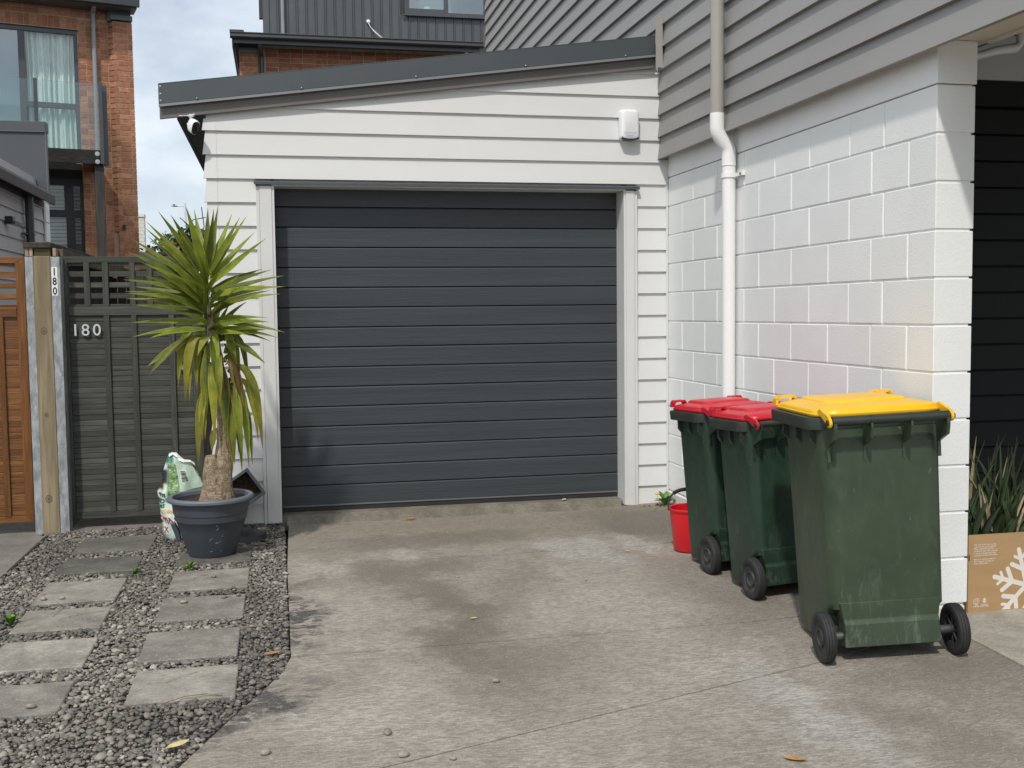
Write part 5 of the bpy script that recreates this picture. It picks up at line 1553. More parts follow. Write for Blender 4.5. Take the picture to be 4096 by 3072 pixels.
def dry_leaf(x, y, z, s, rz, label, pale=False, curl=0.35):
    vs, fs = [], []
    n = 8
    for i in range(n + 1):
        t = i / n
        w = math.sin(math.pi * min(1, t * 0.96 + 0.02)) ** 0.8 * 0.42
        for q in (-1, 0, 1):
            px, py = (t - 0.5) * s, q * w * s * 0.5
            pz = curl * s * (0.35 * q * q * w + 0.45 * (t - 0.5) ** 2) + 0.003
            vs.append((x + px * math.cos(rz) - py * math.sin(rz), y + px * math.sin(rz) + py * math.cos(rz), z + pz))
    for i in range(n):
        for j in range(2):
            a = i * 3 + j
            fs.append((a, a + 1, a + 4, a + 3))
    o = MB().add(vs, fs).build('fallen_leaf', 'dry_leaf_pale' if pale else 'dry_leaf', None, True)
    return tag(o, label, 'leaf', 'dry fallen leaves')
dry_leaf(-2.755, -2.845, -0.096, 0.075, 0.4, 'orange dry leaf on the gravel beside the driveway edge')
dry_leaf(-3.045, -3.735, -0.094, 0.085, 0.7, 'pale yellow dry leaf on the gravel near the front of the bed', True)
dry_leaf(-1.177, -4.270, -0.108, 0.070, -0.5, 'brown dry leaf on the driveway at the front edge of the photo')
dry_leaf(-1.86, -0.09, -0.105, 0.075, 0.1, 'curled dry leaf on the driveway below the middle of the garage door', False, 0.6)
dry_leaf(-0.755, 0.055, -0.054, 0.065, 1.0, 'golden dry leaf on the concrete sill of the garage door', True, 0.7)
dry_leaf(-1.867, -2.516, -0.107, 0.035, 0.2, 'small curled pale leaf in the middle of the driveway', True, 0.6)
dry_leaf(-0.764, -1.385, -0.107, 0.035, 2.2, 'small two-tone leaf on the driveway in front of the bucket', True, 0.5)
dry_leaf(-2.715, -0.29, -0.10, 0.060, 1.2, 'orange dry leaf on the gravel beside the saucer')
rng = random.Random(77)
for (x, y, s, lab) in ((-2.771, -3.831, 0.020, 'loose pebble on the driveway beside the flared gravel edge'), (-2.378, -3.759, 0.019, 'flat loose pebble on the driveway above the diagonal joint'), (-2.347, -3.954, 0.020, 'loose pebble lying right at the diagonal driveway joint'),
                      (-2.201, -4.013, 0.013, 'small loose pebble just past the diagonal driveway joint'), (-1.931, -3.356, 0.017, 'single loose pebble on the dark stain of the driveway'), (-2.132, -0.657, 0.010, 'tiny dark pebble on the driveway near the garage door'),
                      (-1.808, -1.732, 0.009, 'tiny dark pebble on the driveway between the two straight joints'), (-1.18, -1.97, 0.008, 'tiny dark pebble on the driveway facing the middle bin'),
                      (-3.70, -1.375, 0.018, 'flat dark pebble lying on the far edge of the third left paver'), (-3.845, -1.715, 0.020, 'dark pebble on the near left corner of the third left paver'), (-3.76, -1.72, 0.017, 'round dark pebble on the near edge of the third left paver'),
                      (-3.06, -1.46, 0.016, 'flat pebble on the first bare paver in front of the pot'), (-3.17, -1.95, 0.019, 'flat grey pebble in the middle of a right hand paver'), (-2.985, -1.90, 0.016, 'flat dark pebble near the far edge of a right hand paver'), (-2.92, -1.88, 0.016, 'pale round pebble on the far right corner of a paver'),
                      (-3.58, -3.26, 0.019, 'dark pebble on the paver nearest the left front corner'), (-4.02, -0.35, 0.012, 'small dark stone at the gate threshold strip')):
    bm = bmesh.new(); bmesh.ops.create_icosphere(bm, subdivisions=2, radius=1.0)
    zb = (-0.095 if on_paver(x, y, 0) else (ground_z(x, y) if x > -2.8 else -0.115))
    m_ = Matrix.Translation((x, y, zb + s * 0.42)) @ Euler((rng.uniform(-.2, .2), rng.uniform(-.2, .2), rng.uniform(0, 3))).to_matrix().to_4x4() @ Matrix.Diagonal((s, s * 0.75, s * 0.5, 1))
    vs = [tuple(m_ @ v.co) for v in bm.verts]; fs = [tuple(v.index for v in f.verts) for f in bm.faces]
    bm.free()
    o = MB().add(vs, fs).build('pebble', 'pebble', None, True)
    tag(o, lab, 'pebble', 'loose pebbles on the pavers and driveway')

# leaf litter and dry stalks
r_ = random.Random(12)
deb = MB()
for i in range(130):
    if i < 80:
        x = -0.03 - abs(r_.gauss(0, 0.13)); y = -0.09 - abs(r_.gauss(0, 0.16)); z = ground_z(x, y) + r_.uniform(0.001, 0.010); s = r_.uniform(0.006, 0.018)
    else:
        x = r_.uniform(-4.0, -2.72); y = r_.uniform(-3.6, 0.05); z = r_.uniform(-0.108, -0.098); s = r_.uniform(0.006, 0.016)
        if not in_bed(x, y) or on_paver(x, y, -0.01):
            continue
    m_ = Euler((r_.uniform(-0.5, 0.5), r_.uniform(-0.5, 0.5), r_.uniform(0, 6.28))).to_matrix()
    vs = [tuple(Vector((x, y, z)) + m_ @ Vector(p) * s) for p in ((-1, 0, 0), (-0.2, -0.4, 0.1), (1, 0, 0), (-0.2, 0.4, 0.1))]
    deb.add(vs, [(0, 1, 2, 3)])
for i in range(16):
    x = r_.uniform(-4.0, -2.75); y = r_.uniform(-3.9, -0.1)
    if not in_bed(x, y):
        continue
    a = r_.uniform(0, 3.14); l_ = r_.uniform(0.05, 0.16)
    z = -0.093
    deb.tube([(x, y, z), (x + math.cos(a) * l_ * 0.5, y + math.sin(a) * l_ * 0.5, z + 0.006), (x + math.cos(a) * l_, y + math.sin(a) * l_, z)], 0.0013, 4)
deb.tube([(-3.13, -3.335, -0.090), (-3.06, -3.30, -0.084), (-2.98, -3.285, -0.086), (-2.93, -3.30, -0.090)], 0.0022, 5)
do = deb.build('leaf_litter', 'stalk', None)
do['kind'] = 'stuff'
do['label'] = 'scraps of dry leaf and stalk on the gravel and in the wall corner'
do['category'] = 'leaf litter'
# ------------------------------------------------------------------ gates and the post between them
def gate(name, x0, x1, ztop, zbot, yf, mid, latv, lath, bat, mats, label, slot=None, pitch=0.0355, seed=0, left_cut=False):
    mh, mv = mats
    t = thing(name, ((x0 + x1) / 2, yf, -0.11), label, 'gate')
    r_ = random.Random(seed)
    sw = 0.055
    th = 0.045
    if not left_cut:
        MB().prism([(x0, zbot), (x0 + sw, zbot + sw * 0.72), (x0 + sw, ztop - sw * 0.72), (x0, ztop)], 'y', yf, yf + th).build('stile', mv, t, bevel=0.002)
    MB().prism([(x1, zbot), (x1, ztop), (x1 - sw, ztop - sw * 0.72), (x1 - sw, zbot + sw * 0.72)], 'y', yf, yf + th).build('stile', mv, t, bevel=0.002)
    g_ = 0.0012
    MB().prism([(x0 + g_, ztop), (x0 + sw + g_, ztop - sw * 0.72), (x1 - sw - g_, ztop - sw * 0.72), (x1 - g_, ztop)], 'y', yf + 0.001, yf + th).build('top_rail', mh, t, bevel=0.002)
    MB().prism([(x0 + g_, zbot), (x1 - g_, zbot), (x1 - sw - g_, zbot + sw * 0.72), (x0 + sw + g_, zbot + sw * 0.72)], 'y', yf + 0.001, yf + th).build('bottom_rail', mh, t, bevel=0.002)
    xa, xb = x0 + sw, x1 - sw
    MB().box(xa, xb, yf - 0.003, yf + 0.04, mid[0], mid[1]).build('middle_rail', mh, t, bevel=0.002)
    MB().box(xa, xb, yf + 0.012, yf + 0.03, mid[1], mid[1] + 0.015).build('ledge', mh, t, bevel=0.002)
    for (za, zb) in lath:
        MB().box(xa, xb, yf + 0.014, yf + 0.026, za, zb).build('lattice_slat', mh, t, bevel=0.0015)
    for (xa_, xb_) in latv:
        MB().box(xa_, xb_, yf + 0.001, yf + 0.0135, mid[1] + 0.001, ztop - sw * 0.72 + 0.004).build('lattice_upright', mv, t, bevel=0.0015)
    z = zbot + sw * 0.72
    k = 0
    while z < mid[0] - 0.004:
        h = min(pitch + r_.uniform(-0.0012, 0.0012), mid[0] - z)
        dy = r_.uniform(-0.0015, 0.0015)
        x_hi = xb
        if slot and z + h > slot[2] and z < slot[3]:
            x_hi = slot[0]
        MB().box(xa, x_hi, yf + 0.013 + dy, yf + 0.026 + dy, z + 0.0008, z + h - 0.0008).build('slat', mh, t, bevel=0.0022)
        z += h; k += 1
    for (xa_, xb_) in bat:
        b = MB().box(xa_, xb_, yf - 0.002, yf + 0.0115, zbot + sw * 0.72 - 0.002, mid[0] - 0.0005).build('batten', mv, t, bevel=0.0015)
        sc = MB()
        for i in range(9):
            zz = zbot + 0.12 + i * 0.135 + r_.uniform(-0.02, 0.02)
            xx = (xa_ + xb_) / 2 + r_.uniform(-0.006, 0.006)
            sc.lathe([(0, yf - 0.0035), (0.0035, yf - 0.003), (0.004, yf - 0.0015), (0, yf - 0.0015)], (xx, 0, zz), 8, 'y')
        sc.build('screw_heads', 'seal_rubber', b)
    return t
gg = gate('timber_gate', -4.074, -3.200, 1.665, -0.046, 0.2, (1.284, 1.342),
     ((-3.919, -3.883), (-3.805, -3.768), (-3.638, -3.603), (-3.530, -3.495), (-3.398, -3.364)),
     ((1.394, 1.429), (1.465, 1.499), (1.536, 1.570), (1.606, 1.626)),
     ((-3.805, -3.770), (-3.636, -3.601), (-3.401, -3.366)), ('gate_green', 'gate_green_v'),
     'dark green slatted timber gate with lattice top and number 180', slot=(-3.366, -3.26, 0.91, 1.02), seed=3)
gate('timber_gate', -5.30, -4.252, 1.657, -0.031, 0.1, (1.281, 1.343), ((-4.62, -4.585), (-4.90, -4.865)),
     ((1.390, 1.426), (1.461, 1.494), (1.530, 1.565), (1.603, 1.620)), ((-4.425, -4.390), (-4.75, -4.715)), ('gate_orange', 'gate_orange_v'),
     'orange brown stained slatted gate at the left edge', seed=4)
for ch, xx in (('1', -4.006), ('8', -3.944), ('0', -3.874)):
    vs, fs = text_mesh(ch, 0.108, 0.004, 'LEFT', 1, 1, 0.0005)
    MB().add([(xx + v[0], 0.1925 - v[2], 1.155 + v[1]) for v in vs], fs).build('house_number', 'silver', gg)

gp = thing('gate_post', (-4.14, 0.12, -0.11), 'gate post of knotty timber between two galvanised steel channels', 'post')
def channel(xa, xb):
    return MB().box(xa, xb, 0.085, 0.091, -0.13, 1.658).box(xa, xa + 0.005, 0.091, 0.16, -0.13, 1.658).box(xb - 0.005, xb, 0.091, 0.20, -0.13, 1.658)
channel(-4.246, -4.199).build('steel_channel', 'galvanised', gp, bevel=0.001)
ch2 = channel(-4.095, -4.040).build('steel_channel', 'galvanised', gp, bevel=0.001)
tm = MB().box(-4.198, -4.096, 0.080, 0.17, -0.13, 1.662).build('timber', 'post_timber', gp, bevel=0.003)
def knot(x, z, s):
    mb = MB()
    for i, r in enumerate((1.0, 0.62, 0.30)):
        mb.lathe([(r * s, 0.0798 - 0.0003 * i), (r * s * 0.88, 0.0796 - 0.0002 * i), (r * s * 0.8, 0.0798 - 0.0003 * i)], (0, 0, 0), 20, 'y')
    mb.v = [(x + v[0], v[1], z + v[2] * 1.25) for v in mb.v]
    mb.lathe([(0, 0.0793), (s * 0.22, 0.0790), (s * 0.24, 0.0799), (0, 0.0799)], (x, 0, z), 14, 'y')
    return mb
M['knot'] = wood('knot', (0.085, 0.055, 0.032), (0.17, 0.12, 0.075), 'y', 0.85, 0.05, 30)
knot(-4.148, 1.19, 0.019).build('knot', 'knot', tm, 'auto')
knot(-4.152, 0.655, 0.013).build('knot', 'knot', tm, 'auto')
knot(-4.158, 0.115, 0.021).build('knot', 'knot', tm, 'auto')
for ch, za, zb in (('1', 1.534, 1.593), ('8', 1.474, 1.533), ('0', 1.413, 1.473)):
    pl_ = MB().box(-4.090, -4.056, 0.0835, 0.0848, za, zb).build('number_plate', 'number_plate', ch2)
    vs, fs = text_mesh(ch, 0.066, 0.0004, 'CENTER', 1, 1, 0.0016)
    MB().add([(-4.073 + v[0] * 0.8, 0.0830 - v[2], za + 0.007 + v[1]) for v in vs], fs).build('number', 'ink_black', ch2)

# fences behind the gates
cf = thing('capped_fence', (-4.18, 1.4, -0.11), 'dark timber fence with a flat capping running back behind the gate post', 'fence')
MB().prism([(-4.262, 0.12), (-4.095, 0.12), (-4.085, 3.4), (-4.262, 3.4)], 'z', 1.716, 1.752).build('capping', 'cap_timber', cf, bevel=0.003)
for xa, xb, m in ((-4.252, -4.232, 'end_timber'), (-4.228, -4.208, 'end_timber'), (-4.200, -4.102, 'moss_timber'), (-4.088, -4.070, 'end_timber')):
    MB().box(xa, xb, 0.135 if m != 'moss_timber' else 0.142, 3.4, 1.664, 1.715).build('rail', m if m != 'end_timber' else 'end_timber', cf, bevel=0.001)
MB().box(-4.062, -4.040, 0.21, 3.4, 1.640, 1.715).build('rail', 'moss_timber', cf, bevel=0.001)
for i in range(32):
    MB().box(-4.200, -4.182, 0.225 + i * 0.1, 0.225 + i * 0.1 + 0.096, -0.1, 1.66).build('paling', 'paling', cf)
pf = thing('paling_fence', (-3.6, 3.1, -0.11), 'dark paling fence across the yard behind the green gate', 'fence')
for i in range(14):
    x = -4.17 + i * 0.077
    MB().box(x, x + 0.073, 3.0 + random.uniform(-0.004, 0.004), 3.02, -0.1, 1.63 + random.uniform(-0.01, 0.01)).build('paling', 'paling', pf)
MB().box(-4.17, -3.12, 3.02, 3.07, 1.30, 1.38).build('rail', 'paling', pf)
sw_ = thing('brick_stack', (-3.78, 3.3, -0.11), 'mossy stack of dark old bricks behind the green gate', 'brick stack')
for (x0, x1, z0, z1, y0) in ((-3.93, -3.86, 1.80, 1.868, 3.25), (-3.862, -3.79, 1.80, 1.905, 3.25), (-3.785, -3.765, 1.80, 1.86, 3.25), (-3.762, -3.68, 1.835, 1.872, 3.25), (-3.755, -3.66, 1.80, 1.832, 3.25), (-3.93, -3.62, 1.70, 1.797, 3.24), (-3.66, -3.60, 1.80, 1.85, 3.25)):
    MB().box(x0, x1, y0, y0 + 0.12, z0, z1).build('brick', 'moss_timber' if x0 < -3.85 else 'cap_timber', sw_, bevel=0.006)
MB().box(-4.0, -3.5, 3.22, 3.4, -0.1, 1.698).build('base', 'cap_timber', sw_)

# climbing shrub behind the gate, with a terracotta pot in it
sh = thing('climbing_shrub', (-3.62, 4.5, -0.11), 'leafy green climbing shrub showing above the gate behind the yucca', 'shrub')
r_ = random.Random(31)
lf = MB()
for i in range(900):
    x = r_.gauss(-3.60, 0.17); z = 2.20 - abs(r_.gauss(0, 0.20)) - 0.55 * abs(x + 3.56) ** 1.3; y = r_.gauss(4.5, 0.12)
    if z < 1.2:
        continue
    s = r_.uniform(0.018, 0.036)
    m_ = Euler((r_.uniform(-1.2, 1.2), r_.uniform(-1.2, 1.2), r_.uniform(0, 6.28))).to_matrix()
    vs = [Vector((x, y, z)) + m_ @ Vector(p) * s for p in ((-1, 0, 0), (-0.4, -0.55, 0.12), (0.45, -0.5, 0.1), (1, 0, -0.1), (0.45, 0.5, 0.1), (-0.4, 0.55, 0.12))]
    lf.add([tuple(v) for v in vs], [(0, 1, 2, 3), (0, 3, 4, 5)])
# leaves seen low through the lattice as well
for i in range(260):
    x = r_.uniform(-3.52, -3.16); z = r_.uniform(0.8, 1.75); y = r_.gauss(2.2, 0.10)
    s = r_.uniform(0.02, 0.04)
    m_ = Euler((r_.uniform(-1.2, 1.2), r_.uniform(-1.2, 1.2), r_.uniform(0, 6.28))).to_matrix()
    vs = [Vector((x, y, z)) + m_ @ Vector(p) * s for p in ((-1, 0, 0), (-0.4, -0.55, 0.12), (0.45, -0.5, 0.1), (1, 0, -0.1), (0.45, 0.5, 0.1), (-0.4, 0.55, 0.12))]
    lf.add([tuple(v) for v in vs], [(0, 1, 2, 3), (0, 3, 4, 5)])
fo = lf.build('foliage', 'shrub_leaf', sh)
fo['kind'] = 'stuff'
st_ = MB()
for (a, b_, c_) in (((-3.60, 4.5, 2.1), (-3.53, 4.5, 2.27), (-3.40, 4.45, 2.29)), ((-3.62, 4.5, 2.0), (-3.58, 4.5, 2.22), (-3.66, 4.5, 2.29)), ((-3.5, 4.5, 1.9), (-3.42, 4.5, 2.2), (-3.44, 4.48, 2.40)), ((-3.60, 4.5, 0.0), (-3.61, 4.5, 1.0), (-3.60, 4.5, 2.0))):
    st_.tube([a, b_, c_], 0.005, 5)
st_.build('stem', 'cap_timber', sh)
tp = thing('terracotta_pot', (-3.72, 4.3, 1.92), 'small terracotta pot half hidden in the climbing shrub', 'plant pot')
MB().lathe([(0, 1.92), (0.035, 1.92), (0.045, 2.00), (0.05, 2.00), (0.05, 2.02), (0.042, 2.02), (0.035, 1.95), (0, 1.95)], (-3.72, 4.30, 0), 20).build('body', 'terracotta', tp, 'auto')
MB().box(-3.80, -3.60, 4.24, 4.38, -0.1, 1.92).build('stand', 'cap_timber', tp)

# ------------------------------------------------------------------ grey neighbour house on the left
nb = thing('neighbour_house', (-6.2, 4.5, -0.11), 'single storey grey weatherboard house with a charcoal parapet at the left', 'house')
for k in range(-9, 3):
    z = 2.329 - 0.1385 * (-k) if False else 2.329 + 0.1385 * k
    MB().prism([(-5.184, z), (-5.20, z), (-5.212, z + 0.165), (-5.202, z + 0.165)], 'y', 1.7, 5.60).build('weatherboard', 'nb_board', nb)
MB().box(-9.0, -5.206, 1.72, 5.95, -0.11, 2.60).build('wall_body', 'nb_board', nb)
MB().box(-5.215, -5.178, 5.56, 5.64, -0.11, 2.58).build('corner_board', 'nb_board', nb, bevel=0.003)
for i in range(12):
    z = -0.06 + i * 0.2175
    MB().box(-5.30, -5.184, 5.645, 5.89, z + 0.004, z + 0.211).build('block', 'block_white', nb, bevel=0.004)
MB().prism([(-5.20, 2.60), (-5.06, 2.50), (-5.05, 2.505), (-5.045, 2.59), (-5.07, 2.625), (-5.095, 2.625), (-5.085, 2.575), (-5.20, 2.61)], 'y', 1.6, 5.50).build('gutter', 'gutter_grey', nb)
MB().box(-5.205, -5.176, 1.7, 5.56, 2.485, 2.60).build('fascia', 'soffit_dark', nb)
MB().add([(-5.10, 1.6, 2.61), (-5.10, 5.50, 2.61), (-9.0, 5.50, 3.3), (-9.0, 1.6, 3.3)], [(0, 1, 2, 3)]).build('roof', 'charcoal_metal', nb)
pp_ = MB().box(-9.0, -5.088, 5.3, 5.43, 2.55, 3.262).build('parapet', 'nb_dark', nb)
MB().box(-9.0, -5.080, 5.285, 5.44, 3.262, 3.372).build('parapet_cap', 'nb_dark', nb, bevel=0.004)
MB().box(-9.0, -5.079, 5.278, 5.285, 3.258, 3.266).build('drip_edge', 'charcoal_light', nb)
MB().box(-5.090, -5.082, 5.293, 5.33, 2.62, 3.262).build('corner_flashing', 'charcoal_light', nb)
for i in range(9):
    MB().lathe([(0, 5.296), (0.006, 5.297), (0.007, 5.30), (0, 5.30)], (-5.103, 0, 2.68 + 0.067 * i), 8, 'y').build('rivet', 'charcoal_light', pp_)
nd = MB().tube([(-5.135, 4.62, -0.1), (-5.135, 4.62, 2.52)], 0.042, 16).build('downpipe', 'pipe_dark', nb, 'auto')
MB().lathe([(0.043, 2.105), (0.048, 2.105), (0.048, 2.128), (0.043, 2.128)], (-5.135, 4.62, 0), 16).box(-5.18, -5.14, 4.42, 4.60, 2.112, 2.124).build('bracket', 'pipe_dark', nd)
ml = MB().box(-5.19, -5.12, 3.80, 3.92, 2.165, 2.235).build('sensor_light', 'frame_black', nb, bevel=0.008)
MB().prism([(-5.12, 2.20), (-5.06, 2.175), (-5.075, 2.15), (-5.13, 2.165)], 'y', 3.88, 3.97).build('sensor_head', 'pipe_grey', ml)

# ------------------------------------------------------------------ brick townhouse on the left, its facade turned a little
TH = R(14)
AZ = -0.11
bh = thing('brick_townhouse', (-4.84226, 11.15972, AZ), 'red brick townhouse with curtained window and glass balcony at the left', 'house', None, (0, 0, TH))
KW = dict(sub=False)
def ZL(z):
    return z - AZ
PIT = 0.0845
zrow = lambda r_: 6.0 - PIT * (r_ + 1) - 0.072       # bottom of brick course r
bm_full = shared('brick', MB().box(0, 0.212, 0, 0.09, 0, 0.0765), 'brick', 0.004)
bm_half = shared('brick', MB().box(0, 0.103, 0, 0.09, 0, 0.0765), 'brick', 0.004)
bm_sold = shared('brick', MB().box(0, 0.0785, 0, 0.09, 0, 0.170), 'brick', 0.004)
bm_pil = shared('brick', MB().box(0, 0.161, 0, 0.1, 0, 0.0765), 'brick', 0.004)
bm_end = shared('brick', MB().box(0, 0.062, 0, 0.1, 0, 0.0765), 'brick', 0.004)
bm_ang = shared('brick', MB().prism([(-0.129, 0.10), (-0.066, 0.0), (0.0, 0.0), (0.0, 0.10)], 'z', 0, 0.0765), 'brick', 0.003)
nbrick = 0
rest = MB()
def brick(me, u, y, z, dims):
    global nbrick
    yy = y + random.uniform(-0.002, 0.002)
    if nbrick < 298 and z > 2.55:
        place(me, 'brick', bh, (u, yy, ZL(z)))
        nbrick += 1
    else:
        rest.box(u + dims[0], u + dims[1], yy, yy + 0.09, ZL(z), ZL(z) + dims[2])
for r_i in range(54):
    z = zrow(r_i)
    # pilaster at the right end, with its splayed left face
    brick(bm_ang, -0.233, 0.0, z, (-0.066, 0.0, 0.0765))
    brick(bm_pil, -0.229, 0.0, z, (0, 0.161, 0.0765))
    brick(bm_end, -0.062, 0.0, z, (0, 0.062, 0.0765))
    # wall beside the window
    brick(bm_half, -0.800, 0.1, z, (0, 0.103, 0.0765))
    brick(bm_full, -0.690, 0.1, z, (0, 0.212, 0.0765))
    brick(bm_half, -0.472, 0.1, z, (0, 0.103, 0.0765))
for i in range(3):                          # courses over the window
    z = 5.958 + PIT * i
    for q in range(9):
        brick(bm_full, -0.690 - 0.22 * q + (0.0 if q else 0.0), 0.1, z, (0, 0.212, 0.0765))
    brick(bm_half, -0.472, 0.1, z, (0, 0.103, 0.0765))
for q in range(18):
    brick(bm_sold, -0.800 - 0.0855 * (q + 1), 0.1, 5.775, (0, 0.0785, 0.17))
ro = rest.build('brick', 'brick', bh, **KW)
ro['kind'] = 'stuff'
ro['label'] = 'lower brick courses of the townhouse wall'
mo = MB().box(-0.795, -0.005, 0.106, 0.25, ZL(0), ZL(6.3)).box(-2.8, -0.79, 0.106, 0.25, ZL(5.765), ZL(6.3)).box(-0.29, -0.006, 0.006, 0.12, ZL(0), ZL(5.93))
mo.build('mortar_wall', 'mortar', bh, **KW)
MB().box(-2.8, -0.01, 0.25, 0.30, ZL(6.1), ZL(6.3)).box(-2.8, -0.8, 1.2, 1.3, ZL(0), ZL(6.2)).box(-0.02, -0.005, 0.25, 2.0, ZL(0), ZL(6.2)).box(-2.8, -0.80, 0.26, 1.2, ZL(3.50), ZL(3.60)).build('room_wall', 'room_grey', bh, **KW)
MB().box(-2.8, 0.06, -0.30, 2.0, ZL(6.205), ZL(6.30)).build('roof', 'charcoal_metal', bh, **KW)
MB().prism([(-0.30, ZL(6.10)), (-0.38, ZL(6.10)), (-0.40, ZL(6.21)), (-0.30, ZL(6.21))], 'x', -2.8, 0.075).build('gutter', 'charcoal_metal', bh, **KW)
MB().box(-2.8, 0.045, -0.28, 0.1, ZL(6.085), ZL(6.20)).build('fascia', 'charcoal_metal', bh, **KW)
cp = MB().box(-0.325, 0.006, -0.03, 0.12, ZL(5.953), ZL(6.030)).build('pilaster_cap', 'charcoal_light', bh, bevel=0.003, **KW)
MB().box(-0.345, -0.035, -0.01, 0.12, ZL(6.030), ZL(6.16)).box(-0.365, -0.32, 0.0, 0.099, ZL(5.93), ZL(6.16)).build('cap_block', 'frame_charcoal', cp, **KW)
pd = MB().tube([(-0.56, -0.24, ZL(6.22)), (-0.56, -0.22, ZL(6.14)), (-0.575, -0.06, ZL(6.06)), (-0.575, 0.03, ZL(6.02)), (-0.575, 0.04, ZL(3.9))], 0.036, 12).build('downpipe', 'pipe_grey', bh, 'auto', **KW)
MB().lathe([(0.037, ZL(5.76)), (0.043, ZL(5.76)), (0.043, ZL(5.775)), (0.037, ZL(5.775))], (-0.575, 0.04, 0), 12).build('joint_ring', 'pipe_dark', pd, **KW)
# upper window
wf = MB()
yw0, yw1 = 0.145, 0.20
wf.box(-2.8, -0.805, yw0, yw1, ZL(5.690), ZL(5.757))
wf.box(-0.865, -0.805, yw0 + 0.001, yw1, ZL(3.75), ZL(5.690))
wf.box(-1.665, -1.575, yw0 + 0.001, yw1, ZL(3.75), ZL(5.690))
wf.box(-1.575, -0.866, yw0 + 0.002, yw1, ZL(4.540), ZL(4.625))
win = wf.build('window', 'frame_charcoal', bh, bevel=0.004, **KW)
MB().box(-2.8, -1.665, 0.17, 0.175, ZL(3.75), ZL(5.69)).build('pane', 'glass_strong', win, **KW)
MB().box(-1.575, -0.865, 0.17, 0.175, ZL(4.625), ZL(5.69)).build('pane', 'glass', win, **KW)
MB().box(-1.575, -0.865, 0.17, 0.175, ZL(3.75), ZL(4.54)).build('pane', 'glass', win, **KW)
cur = MB()
cols = []
r2 = random.Random(9)
n = 150
for i in range(n + 1):
    u = -1.56 + 0.74 * i / n
    cols.append((u, 0.275 + 0.038 * math.sin(u * 62 + 1.5 * math.sin(u * 21)) + 0.012 * math.sin(u * 150)))
vs, fs = [], []
for zz, sw in ((3.72, 1.0), (4.4, 0.9), (5.0, 1.0), (5.72, 0.85)):
    for (u, y) in cols:
        k = 1 - 0.10 * (1 - (zz - 3.72) / 2.0)
        vs.append((-1.2 + (u + 1.2) * (0.93 + 0.07 * abs(zz - 4.7)), y, ZL(zz)))
for q in range(3):
    for i in range(n):
        a = q * (n + 1) + i
        fs.append((a, a + 1, a + n + 2, a + n + 1))
cur.add(vs, fs).build('curtain', 'curtain', win, True, **KW)
MB().box(-2.8, -1.66, 0.42, 0.43, ZL(3.7), ZL(5.7)).build('roller_blind', 'room_grey', win, **KW)
# balcony on dark timber
bal = MB().box(-2.8, -0.60, -0.99, -0.945, ZL(3.553), ZL(3.760)).box(-0.645, -0.60, -0.945, 0.098, ZL(3.553), ZL(3.760)).box(-2.8, -0.645, -0.945, 0.098, ZL(3.70), ZL(3.755)).build('balcony', 'beam_dark', bh, bevel=0.003, **KW)
for zz in (3.705, 3.588):
    MB().lathe([(0, -1.000), (0.014, -0.999), (0.034, -0.997), (0.035, -0.990), (0, -0.990)], (-0.683, 0, ZL(zz)), 20, 'y').build('bolt_washer', 'zinc_pale', bal, 'auto', **KW)
for u0, u1 in ((-1.527, -1.477), (-0.640, -0.588), (-2.42, -2.37)):
    MB().box(u0, u1, -1.02, -0.992, ZL(3.555), ZL(4.752)).build('balustrade_post', 'frame_charcoal', bal, bevel=0.003, **KW)
MB().box(-0.582, -0.515, -0.93, -0.88, ZL(3.54), ZL(4.735)).build('balustrade_post', 'frame_charcoal', bal, bevel=0.003, **KW)
MB().box(-0.598, -0.572, 0.02, 0.06, ZL(3.6), ZL(4.735)).build('balustrade_post', 'frame_charcoal', bal, **KW)
MB().box(-2.8, -0.642, -0.975, -0.963, ZL(3.765), ZL(4.742)).build('balustrade_glass', 'glass_rail', bal, **KW)
MB().box(-0.585, -0.573, -0.88, 0.02, ZL(3.765), ZL(4.742)).build('balustrade_glass', 'glass_rail', bal, **KW)
MB().box(-0.722, -0.590, -0.93, -0.82, ZL(0), ZL(3.553)).build('balcony_post', 'post_dark', bh, bevel=0.004, **KW)
# ground floor window under the balcony
lw = MB()
for (u0, u1, z0, z1) in ((-1.9, -0.782, 3.352, 3.462), (-0.846, -0.782, 1.6, 3.352), (-1.080, -0.944, 2.965, 3.352), (-1.9, -0.846, 2.855, 2.965), (-1.063, -0.935, 1.6, 2.855)):
    lw.box(u0, u1, 0.19, 0.25, ZL(z0), ZL(z1))
lwo = lw.build('window', 'frame_black', bh, **KW)
MB().box(-2.8, -0.79, 0.19, 0.25, ZL(3.463), ZL(3.70)).build('window_head_shade', 'beam_dark', bh, **KW)  # wall strip coloured dark to stand for the shadow under the balcony
for (u0, u1, z0, z1) in ((-1.9, -1.080, 2.965, 3.352), (-0.944, -0.846, 2.965, 3.352), (-1.9, -1.063, 1.6, 2.855), (-0.935, -0.846, 1.6, 2.855)):
    MB().box(u0, u1, 0.215, 0.22, ZL(z0), ZL(z1)).build('pane', 'glass', lwo, **KW)
MB().box(-1.9, -0.80, 0.40, 0.41, ZL(1.5), ZL(3.5)).build('room_back', 'room_dark', lwo, **KW)
